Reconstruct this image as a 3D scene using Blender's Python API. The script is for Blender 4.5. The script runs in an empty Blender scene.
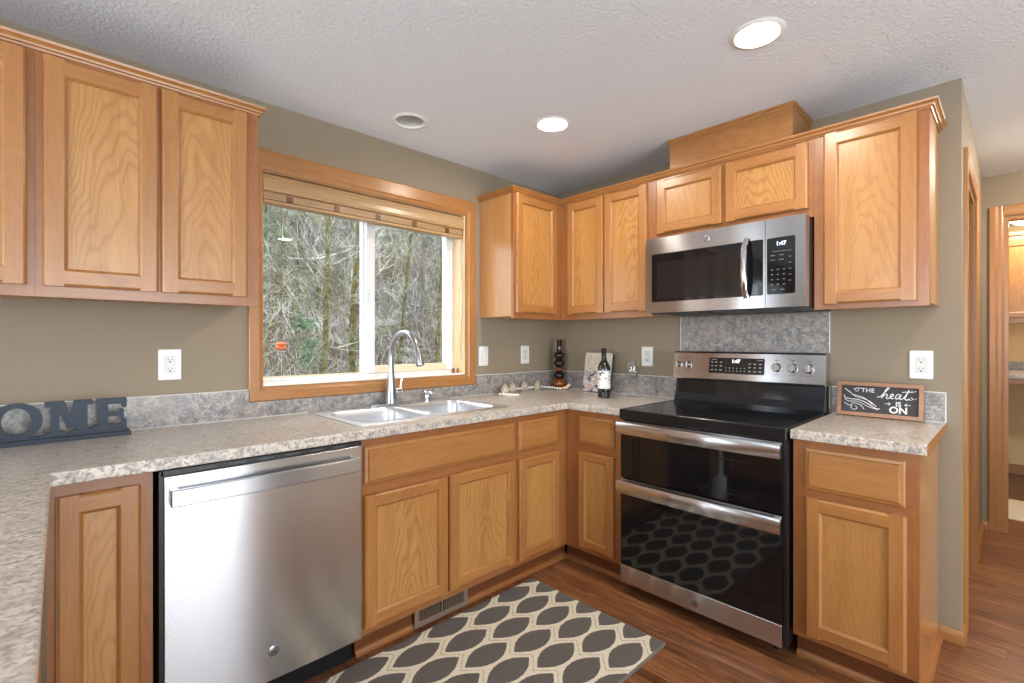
import bpy, bmesh, math, random
from mathutils import Vector, Matrix

scene = bpy.context.scene
COL = scene.collection
PI = math.pi

# ------------------------------------------------------------------ camera
cam_d = bpy.data.cameras.new('camera')
cam = bpy.data.objects.new('camera', cam_d)
COL.objects.link(cam)
CAM = Vector((-2.7293, -2.3766, 1.2581))
YAW, PITCH = 0.8067, -0.0013
cam.location = CAM
cam.rotation_euler = (PI / 2 + PITCH, 0, YAW - PI / 2)
cam_d.sensor_width = 36.0
cam_d.lens = 482.98 / 1024 * 36.0
cam_d.clip_start = 0.02
cam_d.clip_end = 300
scene.camera = cam

# ------------------------------------------------------------------ view, world, daylight
scene.view_settings.view_transform = 'Standard'
scene.view_settings.look = 'None'
scene.view_settings.gamma = 1.0
scene.view_settings.use_curve_mapping = False
scene.view_settings.exposure = 0.16

world = bpy.data.worlds.new('overcast_sky')
scene.world = world
world.use_nodes = True
bg = world.node_tree.nodes['Background']
bg.inputs['Color'].default_value = (0.90, 0.95, 1.0, 1)
bg.inputs['Strength'].default_value = 4.2

LAMP_STRENGTH = 172.0
LAMP_COLOR = (1.0, 0.89, 0.76)


def daylight(name, loc, rot, sx, sy, radiance, color=(0.84, 0.92, 1.0), spread=150):
    """Area light in an unseen window opening, added to brighten the room."""
    l = bpy.data.lights.new(name, 'AREA')
    l.shape = 'RECTANGLE'
    l.size, l.size_y = sx, sy
    l.energy = radiance * PI * sx * sy
    l.color = color
    l.spread = math.radians(spread)
    o = bpy.data.objects.new(name, l)
    o.location = loc
    o.rotation_euler = rot
    COL.objects.link(o)


ROOM_X0, ROOM_Y0 = -6.2, -6.0
CEIL = 2.348
# unseen sliding glass door behind the camera, read off reflections, added for brightness
daylight('unseen_daylight_back', (-2.15, ROOM_Y0 + 0.03, 1.12), (PI / 2 - 0.25, 0, 0), 2.1, 1.9, 5.6)
# unseen dining window in the left wall, added to brighten the room
daylight('added_daylight_left', (ROOM_X0 + 0.05, -2.6, 1.35), (PI / 2 - 0.25, 0, -PI / 2), 2.6, 1.4, 6.0)
# unseen nook glass door in the sink wall, read off reflections, added for brightness
daylight('unseen_daylight_nook', (-4.75, -0.03, 1.10), (-PI / 2 + 0.2, 0, 0), 1.0, 1.8, 6.0, (0.74, 0.88, 1.0))

# ------------------------------------------------------------------ mesh helpers
ORG = {}


class MB:
    def __init__(s, T=None):
        s.v, s.f, s.m, s.T, s.cm = [], [], [], T, 0

    def add(s, pts, faces):
        b = len(s.v)
        for p in pts:
            p = Vector(p)
            s.v.append(Vector(s.T(p)) if s.T else p)
        for f in faces:
            s.f.append([b + i for i in f])
            s.m.append(s.cm)
        return s

    def box(s, x0, x1, y0, y1, z0, z1):
        x0, x1 = sorted((x0, x1)); y0, y1 = sorted((y0, y1)); z0, z1 = sorted((z0, z1))
        P = [(x0, y0, z0), (x1, y0, z0), (x1, y1, z0), (x0, y1, z0), (x0, y0, z1), (x1, y0, z1), (x1, y1, z1), (x0, y1, z1)]
        return s.add(P, [(0, 3, 2, 1), (4, 5, 6, 7), (0, 1, 5, 4), (1, 2, 6, 5), (2, 3, 7, 6), (3, 0, 4, 7)])

    def prism(s, poly, f0, f1):
        """poly: list of 2-D points; f0/f1 map (a,b) -> 3-D for the two ends."""
        n = len(poly)
        P = [f0(*p) for p in poly] + [f1(*p) for p in poly]
        F = [(i, (i + 1) % n, n + (i + 1) % n, n + i) for i in range(n)]
        F += [tuple(range(n))[::-1], tuple(range(n, 2 * n))]
        return s.add(P, F)

    def loft(s, rings, cap0=True, cap1=True, closed=True):
        n = len(rings[0])
        P = [p for r in rings for p in r]
        F = []
        for k in range(len(rings) - 1):
            for i in range(n if closed else n - 1):
                j = (i + 1) % n
                F.append((k * n + i, k * n + j, (k + 1) * n + j, (k + 1) * n + i))
        if cap0: F.append(tuple(range(n))[::-1])
        if cap1: F.append(tuple(range((len(rings) - 1) * n, len(rings) * n)))
        return s.add(P, F)

    def lathe(s, prof, c, seg=24, axis='z', cap=True):
        rings = []
        for r, h in prof:
            ring = []
            for k in range(seg):
                a = 2 * PI * k / seg
                u, w = r * math.cos(a), r * math.sin(a)
                if axis == 'z': q = (c[0] + u, c[1] + w, c[2] + h)
                elif axis == 'x': q = (c[0] + h, c[1] + u, c[2] + w)
                else: q = (c[0] + u, c[1] + h, c[2] + w)
                ring.append(q)
            rings.append(ring)
        return s.loft(rings, cap, cap)

    def tube(s, pts, rad, seg=8, cap=True):
        pts = [Vector(p) for p in pts]
        n = len(pts)
        if not hasattr(rad, '__len__'): rad = [rad] * n
        rings = []
        up = Vector((0.123, 0.31, 1)).normalized()
        prev = None
        for i, p in enumerate(pts):
            d = (pts[min(i + 1, n - 1)] - pts[max(i - 1, 0)])
            if d.length < 1e-9: d = Vector((0, 0, 1))
            d.normalize()
            if prev is None:
                a = up.cross(d)
                if a.length < 0.05: a = Vector((1, 0, 0)).cross(d)
            else:
                a = prev - d * prev.dot(d)
            a.normalize()
            prev = a
            b = d.cross(a)
            rings.append([p + (a * math.cos(2 * PI * k / seg) + b * math.sin(2 * PI * k / seg)) * rad[i] for k in range(seg)])
        return s.loft(rings, cap, cap)

    def sphere(s, c, rx, ry=None, rz=None, seg=16, rings=10):
        ry = ry or rx; rz = rz or rx
        R = []
        for k in range(1, rings):
            t = PI * k / rings
            R.append([(c[0] + rx * math.sin(t) * math.cos(2 * PI * i / seg), c[1] + ry * math.sin(t) * math.sin(2 * PI * i / seg), c[2] - rz * math.cos(t)) for i in range(seg)])
        return s.loft(R)

    def slab(s, xs, ys, mask, z0, z1):
        """cells xs x ys with mask(i,j) -> closed slab with holes"""
        nx, ny = len(xs), len(ys)
        idx = {}
        P, F = [], []

        def vid(i, j, t):
            if (i, j, t) not in idx:
                idx[(i, j, t)] = len(P)
                P.append((xs[i], ys[j], z1 if t else z0))
            return idx[(i, j, t)]
        inside = lambda i, j: 0 <= i < nx - 1 and 0 <= j < ny - 1 and mask(i, j)
        for i in range(nx - 1):
            for j in range(ny - 1):
                if not inside(i, j): continue
                F.append((vid(i, j, 1), vid(i + 1, j, 1), vid(i + 1, j + 1, 1), vid(i, j + 1, 1)))
                F.append((vid(i, j, 0), vid(i, j + 1, 0), vid(i + 1, j + 1, 0), vid(i + 1, j, 0)))
                if not inside(i, j - 1): F.append((vid(i, j, 0), vid(i + 1, j, 0), vid(i + 1, j, 1), vid(i, j, 1)))
                if not inside(i + 1, j): F.append((vid(i + 1, j, 0), vid(i + 1, j + 1, 0), vid(i + 1, j + 1, 1), vid(i + 1, j, 1)))
                if not inside(i, j + 1): F.append((vid(i + 1, j + 1, 0), vid(i, j + 1, 0), vid(i, j + 1, 1), vid(i + 1, j + 1, 1)))
                if not inside(i - 1, j): F.append((vid(i, j + 1, 0), vid(i, j, 0), vid(i, j, 1), vid(i, j + 1, 1)))
        return s.add(P, F)

    def sweep(s, path, prof):
        """mitred sweep of profile [(out, z)] along plan path [(x,y)]; 'out' is to the right of travel"""
        n = len(path)
        rings = []
        for i in range(n):
            p = Vector(path[i])
            dirs = []
            if i > 0: dirs.append((p - Vector(path[i - 1])).normalized())
            if i < n - 1: dirs.append((Vector(path[i + 1]) - p).normalized())
            nr = [Vector((d.y, -d.x)) for d in dirs]
            if len(nr) == 2:
                m = (nr[0] + nr[1])
                m = m / (m.dot(nr[0]))
            else:
                m = nr[0]
            rings.append([(p.x + m.x * d, p.y + m.y * d, z) for d, z in prof])
        return s.loft(rings)


def rrect(x0, x1, y0, y1, r, k=5):
    out = []
    for cx, cy, a0 in ((x1 - r, y1 - r, 0), (x0 + r, y1 - r, 90), (x0 + r, y0 + r, 180), (x1 - r, y0 + r, 270)):
        for i in range(k + 1):
            a = math.radians(a0 + 90 * i / k)
            out.append((cx + r * math.cos(a), cy + r * math.sin(a)))
    return out


def fill_loops(loops):
    """triangulate an outer loop with holes in 2-D -> (pts, tris)"""
    bm = bmesh.new()
    for lp in loops:
        vs = [bm.verts.new((p[0], p[1], 0)) for p in lp]
        for i in range(len(vs)): bm.edges.new((vs[i], vs[(i + 1) % len(vs)]))
    bmesh.ops.triangle_fill(bm, edges=bm.edges[:], use_beauty=True, normal=(0, 0, 1))
    bm.verts.index_update()
    pts = [tuple(v.co[:2]) for v in bm.verts]
    tris = [[v.index for v in f.verts] for f in bm.faces]
    bm.free()
    return pts, tris


def obj(name, mb, mat, parent=None, org=None, bevel=0.0, smooth=False, seg=2):
    vs = mb.v
    if org is None:
        if parent is None or True:
            lo = [min(v[i] for v in vs) for i in range(3)]
            hi = [max(v[i] for v in vs) for i in range(3)]
            org = Vector(((lo[0] + hi[0]) / 2, (lo[1] + hi[1]) / 2, (lo[2] + hi[2]) / 2))
    org = Vector(org)
    me = bpy.data.meshes.new(name)
    me.from_pydata([tuple(v - org) for v in vs], [], mb.f)
    mats = mat if isinstance(mat, (list, tuple)) else [mat]
    for m in mats: me.materials.append(m)
    if len(mats) > 1:
        me.polygons.foreach_set('material_index', mb.m)
    bm = bmesh.new(); bm.from_mesh(me)
    bmesh.ops.recalc_face_normals(bm, faces=bm.faces[:])
    bm.to_mesh(me); bm.free()
    if smooth:
        me.polygons.foreach_set('use_smooth', [True] * len(me.polygons))
        try: me.set_sharp_from_angle(angle=math.radians(40))
        except Exception: pass
    o = bpy.data.objects.new(name, me)
    COL.objects.link(o)
    if parent is not None:
        o.parent = parent
        o.location = org - ORG[parent.name]
    else:
        o.location = org
    ORG[o.name] = org
    if bevel > 0:
        b = o.modifiers.new('bevel', 'BEVEL')
        b.width = bevel; b.segments = seg; b.limit_method = 'ANGLE'; b.angle_limit = math.radians(40)
    return o


def tag(o, label, cat, group=None):
    o['label'] = label; o['category'] = cat
    if group: o['group'] = group
    return o


def thing(name, label, cat, loc, rot=None, group=None, local=False):
    o = bpy.data.objects.new(name, None)
    o.empty_display_size = 0.05
    COL.objects.link(o)
    o.location = loc
    if rot: o.rotation_euler = rot
    ORG[o.name] = Vector((0, 0, 0)) if local else Vector(loc)
    return tag(o, label, cat, group)


def struct(name, mb, mat, parent=None, **k):
    o = obj(name, mb, mat, parent, **k)
    if parent is None: o['kind'] = 'structure'
    return o


def dup(root, loc, label, rot=None, group=None):
    r = root.copy(); COL.objects.link(r); r.location = loc
    if rot: r.rotation_euler = rot
    r['label'] = label
    if group: r['group'] = group
    ORG[r.name] = Vector(loc)
    for ch in list(root.children):
        c = ch.copy(); COL.objects.link(c); c.parent = r
        for g in list(ch.children):
            d = g.copy(); COL.objects.link(d); d.parent = c
    return r


def text_into(mb, s, size, T, depth=0.0015, shear=0.0, align='CENTER', bold=0.0, spacing=1.0):
    """letters as solid shapes; T maps (a, b, d) -> world, d is outward"""
    cu = bpy.data.curves.new('t', 'FONT')
    cu.body = s; cu.size = size; cu.shear = shear; cu.align_x = align; cu.align_y = 'CENTER'
    cu.extrude = depth / 2; cu.offset = bold; cu.space_character = spacing; cu.resolution_u = 3
    o = bpy.data.objects.new('t', cu); COL.objects.link(o)
    dg = bpy.context.evaluated_depsgraph_get()
    me = bpy.data.meshes.new_from_object(o.evaluated_get(dg))
    save = mb.T; mb.T = None
    mb.add([T(v.co.x, v.co.y, v.co.z + depth / 2) for v in me.vertices], [list(p.vertices) for p in me.polygons])
    mb.T = save
    bpy.data.objects.remove(o); bpy.data.curves.remove(cu); bpy.data.meshes.remove(me)


# facing transforms: local (u across to the viewer's right, d outward, w up)
def TS(cx, y, cz): return lambda p: (cx + p[0], y - p[1], cz + p[2])
def TW(x, cy, cz): return lambda p: (x - p[1], cy - p[0], cz + p[2])
def TE(x, cy, cz): return lambda p: (x + p[1], cy + p[0], cz + p[2])


# ------------------------------------------------------------------ materials
def srgb(r, g, b):
    f = lambda c: (c / 255 / 12.92) if c / 255 <= 0.04045 else ((c / 255 + 0.055) / 1.055) ** 2.4
    return (f(r), f(g), f(b), 1)


def mat(name, color=(0.8, 0.8, 0.8, 1), rough=0.5, metal=0.0, **kw):
    m = bpy.data.materials.new(name); m.use_nodes = True
    b = m.node_tree.nodes['Principled BSDF']
    b.inputs['Base Color'].default_value = color
    b.inputs['Roughness'].default_value = rough
    b.inputs['Metallic'].default_value = metal
    for k, v in kw.items(): b.inputs[k.replace('_', ' ')].default_value = v
    return m


class NT:
    def __init__(s, m): s.m = m; s.t = m.node_tree; s.b = s.t.nodes['Principled BSDF']
    def n(s, typ, **kw):
        nd = s.t.nodes.new(typ)
        for k, v in kw.items(): setattr(nd, k, v)
        return nd
    def link(s, a, b): s.t.links.new(a, b)
    def val(s, sock, v):
        if hasattr(v, 'links') or isinstance(v, bpy.types.NodeSocket): s.link(v, sock)
        else: sock.default_value = v
    def math(s, op, a, b=0.0, c=0.0, clamp=False):
        nd = s.n('ShaderNodeMath', operation=op); nd.use_clamp = clamp
        s.val(nd.inputs[0], a); s.val(nd.inputs[1], b); s.val(nd.inputs[2], c)
        return nd.outputs[0]
    def coord(s, which='Object'): return s.n('ShaderNodeTexCoord').outputs[which]
    def mapping(s, vec, scale=(1, 1, 1), loc=(0, 0, 0)):
        nd = s.n('ShaderNodeMapping'); s.link(vec, nd.inputs['Vector'])
        nd.inputs['Scale'].default_value = scale
        s.val(nd.inputs['Location'], loc)
        return nd.outputs[0]
    def noise(s, vec, scale=5, detail=3, rough=0.55, dist=0.0):
        nd = s.n('ShaderNodeTexNoise'); s.link(vec, nd.inputs['Vector'])
        nd.inputs['Scale'].default_value = scale; nd.inputs['Detail'].default_value = detail
        nd.inputs['Roughness'].default_value = rough; nd.inputs['Distortion'].default_value = dist
        return nd.outputs['Fac']
    def ramp(s, fac, stops):
        nd = s.n('ShaderNodeValToRGB'); s.val(nd.inputs[0], fac)
        e = nd.color_ramp.elements
        while len(e) < len(stops): e.new(0.5)
        for el, (p, c) in zip(e, stops): el.position = p; el.color = c if len(c) == 4 else (*c, 1)
        return nd.outputs[0]
    def mix(s, fac, a, b, blend='MIX'):
        nd = s.n('ShaderNodeMix', data_type='RGBA', blend_type=blend)
        s.val(nd.inputs[0], fac)
        s.val(nd.inputs[6], a); s.val(nd.inputs[7], b)
        return nd.outputs[2]
    def bump(s, h, strength=0.2, dist=0.001):
        nd = s.n('ShaderNodeBump'); nd.inputs['Strength'].default_value = strength; nd.inputs['Distance'].default_value = dist
        s.link(h, nd.inputs['Height']); s.link(nd.outputs[0], s.b.inputs['Normal'])
    def color(s, c): s.link(c, s.b.inputs['Base Color'])
    def sep(s, vec):
        nd = s.n('ShaderNodeSeparateXYZ'); s.link(vec, nd.inputs[0]); return nd.outputs
    def comb(s, x, y, z):
        nd = s.n('ShaderNodeCombineXYZ')
        for i, v in enumerate((x, y, z)): s.val(nd.inputs[i], v)
        return nd.outputs[0]


def oak(name, axis, light, mid, dark, rough=0.34, cath=0.55, coat=0.25):
    """varnished oak; axis = grain direction ('z', 'h' horizontal)"""
    m = mat(name, light, rough)
    t = NT(m)
    c = t.sep(t.coord())
    rnd = t.n('ShaderNodeObjectInfo').outputs['Random']
    across0 = t.math('ADD', c[0], c[1])
    if axis == 'z': along, across = c[2], across0
    else: along, across = across0, c[2]
    off = t.math('MULTIPLY', rnd, 37.0)
    al = t.math('ADD', along, off)
    # broad tone
    v1 = t.comb(across, t.math('MULTIPLY', al, 0.10), off)
    n1 = t.noise(v1, 22, 3, 0.6)
    # cathedral figure
    low = t.noise(t.comb(t.math('MULTIPLY', across, 1.0), t.math('MULTIPLY', al, 0.28), off), 9, 2, 0.5)
    a2 = t.math('ADD', across, t.math('MULTIPLY', t.math('SUBTRACT', rnd, 0.5), 0.12))
    q = t.math('MULTIPLY', t.math('MULTIPLY', a2, a2), 26.0)
    v = t.math('ADD', t.math('ADD', q, t.math('MULTIPLY', al, 0.75)), t.math('MULTIPLY', low, 0.62))
    w = t.math('SINE', t.math('MULTIPLY', v, 2 * PI * 13))
    w = t.math('POWER', t.math('MULTIPLY_ADD', w, 0.5, 0.5), 3.0)
    # pores
    pv = t.comb(t.math('MULTIPLY', across, 1.0), t.math('MULTIPLY', al, 0.022), off)
    pn = t.noise(pv, 420, 2, 0.5)
    pores = t.ramp(pn, [(0.50, (0, 0, 0)), (0.72, (1, 1, 1))])
    base = t.ramp(n1, [(0.3, mid), (0.68, light)])
    cv = t.math('MULTIPLY', t.math('MULTIPLY_ADD', t.math('FRACT', t.math('MULTIPLY', rnd, 7.13)), 0.75, 0.25), cath)
    col = t.mix(t.math('MULTIPLY', w, cv), base, dark)
    col = t.mix(t.math('MULTIPLY', pores, 0.34), col, dark)
    t.color(col)
    t.bump(pn, 0.06, 0.0006)
    t.b.inputs['Coat Weight'].default_value = coat
    t.b.inputs['Coat Roughness'].default_value = 0.22
    return m


O_L, O_M, O_D = srgb(172, 120, 66), srgb(160, 106, 54), srgb(126, 76, 37)
OAKV = oak('oak_vertical', 'z', O_L, O_M, O_D, cath=0.16)
OAKP = oak('oak_panel', 'z', srgb(187, 138, 79), srgb(175, 123, 65), srgb(136, 84, 40), cath=0.45)
OAKH = oak('oak_horizontal', 'h', O_L, O_M, O_D, cath=0.3)
OAKF = oak('oak_frame', 'z', srgb(160, 106, 60), srgb(147, 91, 48), srgb(116, 67, 35), cath=0.2)
OAKFH = oak('oak_frame_rail', 'h', srgb(160, 106, 60), srgb(147, 91, 48), srgb(116, 67, 35), cath=0.2)
TRIMV = oak('fir_trim_vertical', 'z', srgb(174, 122, 68), srgb(162, 108, 56), srgb(134, 82, 40), cath=0.16)
TRIMH = oak('fir_trim_horizontal', 'h', srgb(174, 122, 68), srgb(162, 108, 56), srgb(134, 82, 40), cath=0.16)
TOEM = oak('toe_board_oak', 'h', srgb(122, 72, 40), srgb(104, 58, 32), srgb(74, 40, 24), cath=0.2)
SIDEM = oak('side_panel_oak', 'z', srgb(196, 146, 92), srgb(186, 132, 78), srgb(160, 106, 60), cath=0.08)


def laminate(name):
    m = mat(name, rough=0.30)
    t = NT(m)
    v = t.coord()
    vs = t.mapping(v, (0.7, 1.3, 1.0))
    a = t.noise(vs, 40, 5, 0.66, 0.4)
    b = t.noise(v, 95, 4, 0.65)
    c = t.noise(vs, 8, 3, 0.6)
    col = t.ramp(a, [(0.32, srgb(140, 132, 127)), (0.45, srgb(192, 182, 170)), (0.58, srgb(220, 209, 192)), (0.74, srgb(184, 177, 170))])
    col = t.mix(t.ramp(b, [(0.40, (0.7, 0.7, 0.7)), (0.52, (0, 0, 0))]), col, srgb(112, 104, 102))
    col = t.mix(t.ramp(c, [(0.42, (0, 0, 0)), (0.68, (0.55, 0.55, 0.55))]), col, srgb(176, 168, 162))
    t.color(col)
    t.bump(b, 0.03, 0.0006)
    m.node_tree.nodes['Principled BSDF'].inputs['Coat Weight'].default_value = 0.35
    m.node_tree.nodes['Principled BSDF'].inputs['Coat Roughness'].default_value = 0.22
    return m


LAM = laminate('laminate_worktop')


def laminate_splash(name):
    m = mat(name, rough=0.32)
    t = NT(m)
    v = t.coord()
    a = t.noise(v, 34, 5, 0.65, 0.3)
    b = t.noise(v, 120, 3, 0.6)
    c = t.noise(v, 7, 2, 0.5)
    col = t.ramp(a, [(0.34, srgb(116, 114, 114)), (0.5, srgb(153, 149, 145)), (0.66, srgb(184, 175, 165))])
    col = t.mix(t.ramp(b, [(0.40, (0.6, 0.6, 0.6)), (0.52, (0, 0, 0))]), col, srgb(94, 92, 94))
    col = t.mix(t.ramp(c, [(0.50, (0, 0, 0)), (0.75, (0.4, 0.4, 0.4))]), col, srgb(176, 156, 142))
    t.color(col)
    return m


SPLASH = laminate_splash('laminate_backsplash')


def paint(name, c, rough=0.75, bump=0.25, scale=160, dist=0.0012):
    m = mat(name, c, rough)
    t = NT(m)
    v = t.coord()
    t.bump(t.noise(v, scale, 3, 0.6), bump, dist)
    return m


WALLM = paint('taupe_paint', srgb(144, 130, 110))
CEILM = paint('ceiling_texture', srgb(231, 237, 246), 0.9, 0.8, 70, 0.006)
CREAMM = paint('cream_paint', srgb(232, 208, 160))
WHITE = mat('white_plastic', srgb(226, 226, 222), 0.35)
WHITE2 = mat('white_plastic_insert', srgb(214, 214, 210), 0.35)
SEAM = mat('seam_shadow', srgb(150, 148, 144), 0.6)
VINYL = mat('white_vinyl', srgb(232, 234, 236), 0.4)
BEIGEV = mat('beige_vinyl', srgb(226, 208, 180), 0.5)
DARKSLOT = mat('slot_dark', srgb(40, 38, 36), 0.6)
CAULK = mat('white_caulk', srgb(226, 226, 222), 0.5)
BLACKP = mat('black_plastic', srgb(22, 23, 25), 0.35)
BLACKG = mat('black_glass', (0.006, 0.006, 0.007, 1), 0.04, Specular_IOR_Level=0.5)
BLACKE = mat('black_enamel', (0.010, 0.012, 0.015, 1), 0.07)
COOKG = mat('cooktop_glass', (0.010, 0.010, 0.011, 1), 0.08)
CHROME = mat('chrome', (0.82, 0.83, 0.85, 1), 0.08, 1.0)
NICKEL = mat('brushed_nickel', (0.40, 0.42, 0.44, 1), 0.28, 1.0)
SINKM = mat('sink_steel', (0.70, 0.72, 0.75, 1), 0.36, 1.0)
GREYTXT = mat('grey_marking', srgb(150, 150, 150), 0.5)
DARKTXT = mat('dark_marking', srgb(70, 72, 74), 0.5)
BURNER = mat('burner_marking', srgb(32, 32, 34), 0.2)


def steel(name, base=(0.60, 0.60, 0.61, 1), rough=0.19, axis='h'):
    m = mat(name, base, rough, 1.0)
    t = NT(m)
    t.b.inputs['Anisotropic'].default_value = 1.0
    t.b.inputs['Anisotropic Rotation'].default_value = 0.25
    tg = t.n('ShaderNodeTangent'); tg.direction_type = 'RADIAL'; tg.axis = 'Z'
    t.link(tg.outputs[0], t.b.inputs['Tangent'])
    return m


STEEL = steel('stainless_steel')


def emis(name, c, s):
    m = mat(name, (0, 0, 0, 1), 0.5)
    b = m.node_tree.nodes['Principled BSDF']
    b.inputs['Emission Color'].default_value = (*c, 1)
    b.inputs['Emission Strength'].default_value = s
    return m


LENS = emis('lamp_lens', LAMP_COLOR, LAMP_STRENGTH)
LCD = emis('clock_digits', (0.75, 0.88, 1.0), 2.2)


def glass(name, base=0.02, tint=(1, 1, 1, 1)):
    m = bpy.data.materials.new(name); m.use_nodes = True
    t = m.node_tree; t.nodes.clear()
    out = t.nodes.new('ShaderNodeOutputMaterial')
    tr = t.nodes.new('ShaderNodeBsdfTransparent'); tr.inputs[0].default_value = tint
    gl = t.nodes.new('ShaderNodeBsdfGlossy'); gl.inputs['Roughness'].default_value = 0.0
    lw = t.nodes.new('ShaderNodeLayerWeight'); lw.inputs[0].default_value = 0.5
    pw = t.nodes.new('ShaderNodeMath'); pw.operation = 'POWER'; pw.inputs[1].default_value = 4.0 if base < 0.04 else 2.4
    fr = t.nodes.new('ShaderNodeMath'); fr.operation = 'MULTIPLY_ADD'; fr.inputs[1].default_value = 0.75; fr.inputs[2].default_value = base
    t.links.new(lw.outputs['Facing'], pw.inputs[0]); t.links.new(pw.outputs[0], fr.inputs[0])
    mx = t.nodes.new('ShaderNodeMixShader')
    t.links.new(fr.outputs[0], mx.inputs[0]); t.links.new(tr.outputs[0], mx.inputs[1]); t.links.new(gl.outputs[0], mx.inputs[2])
    t.links.new(mx.outputs[0], out.inputs[0])
    return m


PANE = glass('window_glass')
STEM = glass('wine_glass_crystal', 0.05, (0.96, 0.97, 0.97, 1))


def floor_mat():
    m = mat('oak_strip_floor', rough=0.33)
    t = NT(m)
    c = t.sep(t.coord())
    W, L = 0.083, 0.95
    row = t.math('FLOOR', t.math('DIVIDE', c[0], W))
    wn = t.n('ShaderNodeTexWhiteNoise', noise_dimensions='1D'); t.link(row, wn.inputs['W'])
    yy = t.math('ADD', c[1], t.math('MULTIPLY', wn.outputs['Value'], 7.3))
    seg = t.math('FLOOR', t.math('DIVIDE', yy, L))
    w2 = t.n('ShaderNodeTexWhiteNoise', noise_dimensions='2D'); t.link(t.comb(row, seg, 0.0), w2.inputs['Vector'])
    pid = w2.outputs['Value']
    g = t.noise(t.comb(t.math('ADD', c[0], t.math('MULTIPLY', pid, 13.0)), t.math('MULTIPLY', c[1], 0.09), pid), 46, 4, 0.62, 0.3)
    f = t.noise(t.comb(c[0], t.math('MULTIPLY', c[1], 0.07), 0.0), 210, 3, 0.6)
    col = t.ramp(t.math('MULTIPLY_ADD', pid, 0.12, t.math('MULTIPLY', g, 0.88)),
                 [(0.30, srgb(76, 46, 28)), (0.47, srgb(118, 75, 47)), (0.60, srgb(143, 94, 60)), (0.78, srgb(166, 115, 77))])
    col = t.mix(t.ramp(f, [(0.52, (0, 0, 0)), (0.7, (0.55, 0.55, 0.55))]), col, srgb(78, 42, 22))
    fx = t.math('ABSOLUTE', t.math('SUBTRACT', t.math('FRACT', t.math('DIVIDE', c[0], W)), 0.5))
    fy = t.math('ABSOLUTE', t.math('SUBTRACT', t.math('FRACT', t.math('DIVIDE', yy, L)), 0.5))
    gap = t.math('MAXIMUM', t.math('GREATER_THAN', fx, 0.488), t.math('GREATER_THAN', fy, 0.4986))
    col = t.mix(t.math('MULTIPLY', gap, 0.4), col, srgb(52, 28, 16))
    t.color(col)
    t.bump(f, 0.08, 0.0006)
    return m


FLOORM = floor_mat()


def rug_mat():
    m = mat('rug_pile', rough=0.95)
    t = NT(m)
    v = t.coord()
    wob = t.noise(v, 120, 2, 0.5)
    c = t.sep(v)
    X = t.math('ADD', c[0], t.math('MULTIPLY', t.math('SUBTRACT', wob, 0.5), 0.008))
    Y = t.math('ADD', c[1], t.math('MULTIPLY', t.math('SUBTRACT', t.noise(t.mapping(v, loc=(3, 1, 0)), 120, 2, 0.5), 0.5), 0.008))
    PX, PY = 0.398, 0.1278
    def lens(ox, oy):
        dx = t.math('MULTIPLY', t.math('SUBTRACT', t.math('FRACT', t.math('DIVIDE', t.math('ADD', X, ox), PX)), 0.5), PX)
        dy = t.math('MULTIPLY', t.math('SUBTRACT', t.math('FRACT', t.math('DIVIDE', t.math('ADD', Y, oy), PY)), 0.5), PY)
        ax = t.math('ABSOLUTE', dx); ay = t.math('ABSOLUTE', dy)
        q = t.math('POWER', t.math('DIVIDE', ax, 0.1100), 2.1)
        return t.math('ADD', t.math('DIVIDE', ay, 0.0560), q)
    A = lens(-0.033, -0.0738); B = lens(PX / 2 - 0.033, PY / 2 - 0.0738)
    mn = t.math('MINIMUM', A, B)
    dark = t.math('LESS_THAN', mn, 1.0)
    diff = t.math('ABSOLUTE', t.math('SUBTRACT', A, B))
    ln = t.math('MULTIPLY', t.math('LESS_THAN', diff, 0.12), t.math('GREATER_THAN', t.noise(v, 210, 2, 0.5), 0.50))
    ln = t.math('MULTIPLY', ln, t.math('GREATER_THAN', mn, 1.12))
    d = t.math('MAXIMUM', dark, t.math('MULTIPLY', ln, 0.75))
    pile = t.noise(v, 520, 2, 0.6)
    cream = t.ramp(pile, [(0.3, srgb(192, 182, 158)), (0.7, srgb(240, 232, 210))])
    grey = t.ramp(pile, [(0.3, srgb(64, 59, 55)), (0.7, srgb(106, 99, 93))])
    # bound edge
    hx = t.math('GREATER_THAN', t.math('ABSOLUTE', c[0]), 0.6105)
    hy = t.math('GREATER_THAN', t.math('ABSOLUTE', c[1]), 0.3765)
    edge = t.math('MAXIMUM', hx, hy)
    col = t.mix(d, cream, grey)
    col = t.mix(edge, col, srgb(104, 98, 92))
    t.color(col)
    t.bump(t.math('ADD', t.math('MULTIPLY', t.math('SUBTRACT', 1.0, d), 0.6), pile), 0.5, 0.002)
    t.b.inputs['Sheen Weight'].default_value = 0.15
    return m


RUGM = rug_mat()

# ================================================================== SETTING
WX0 = ROOM_X0
HALL_X1 = 1.78
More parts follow.
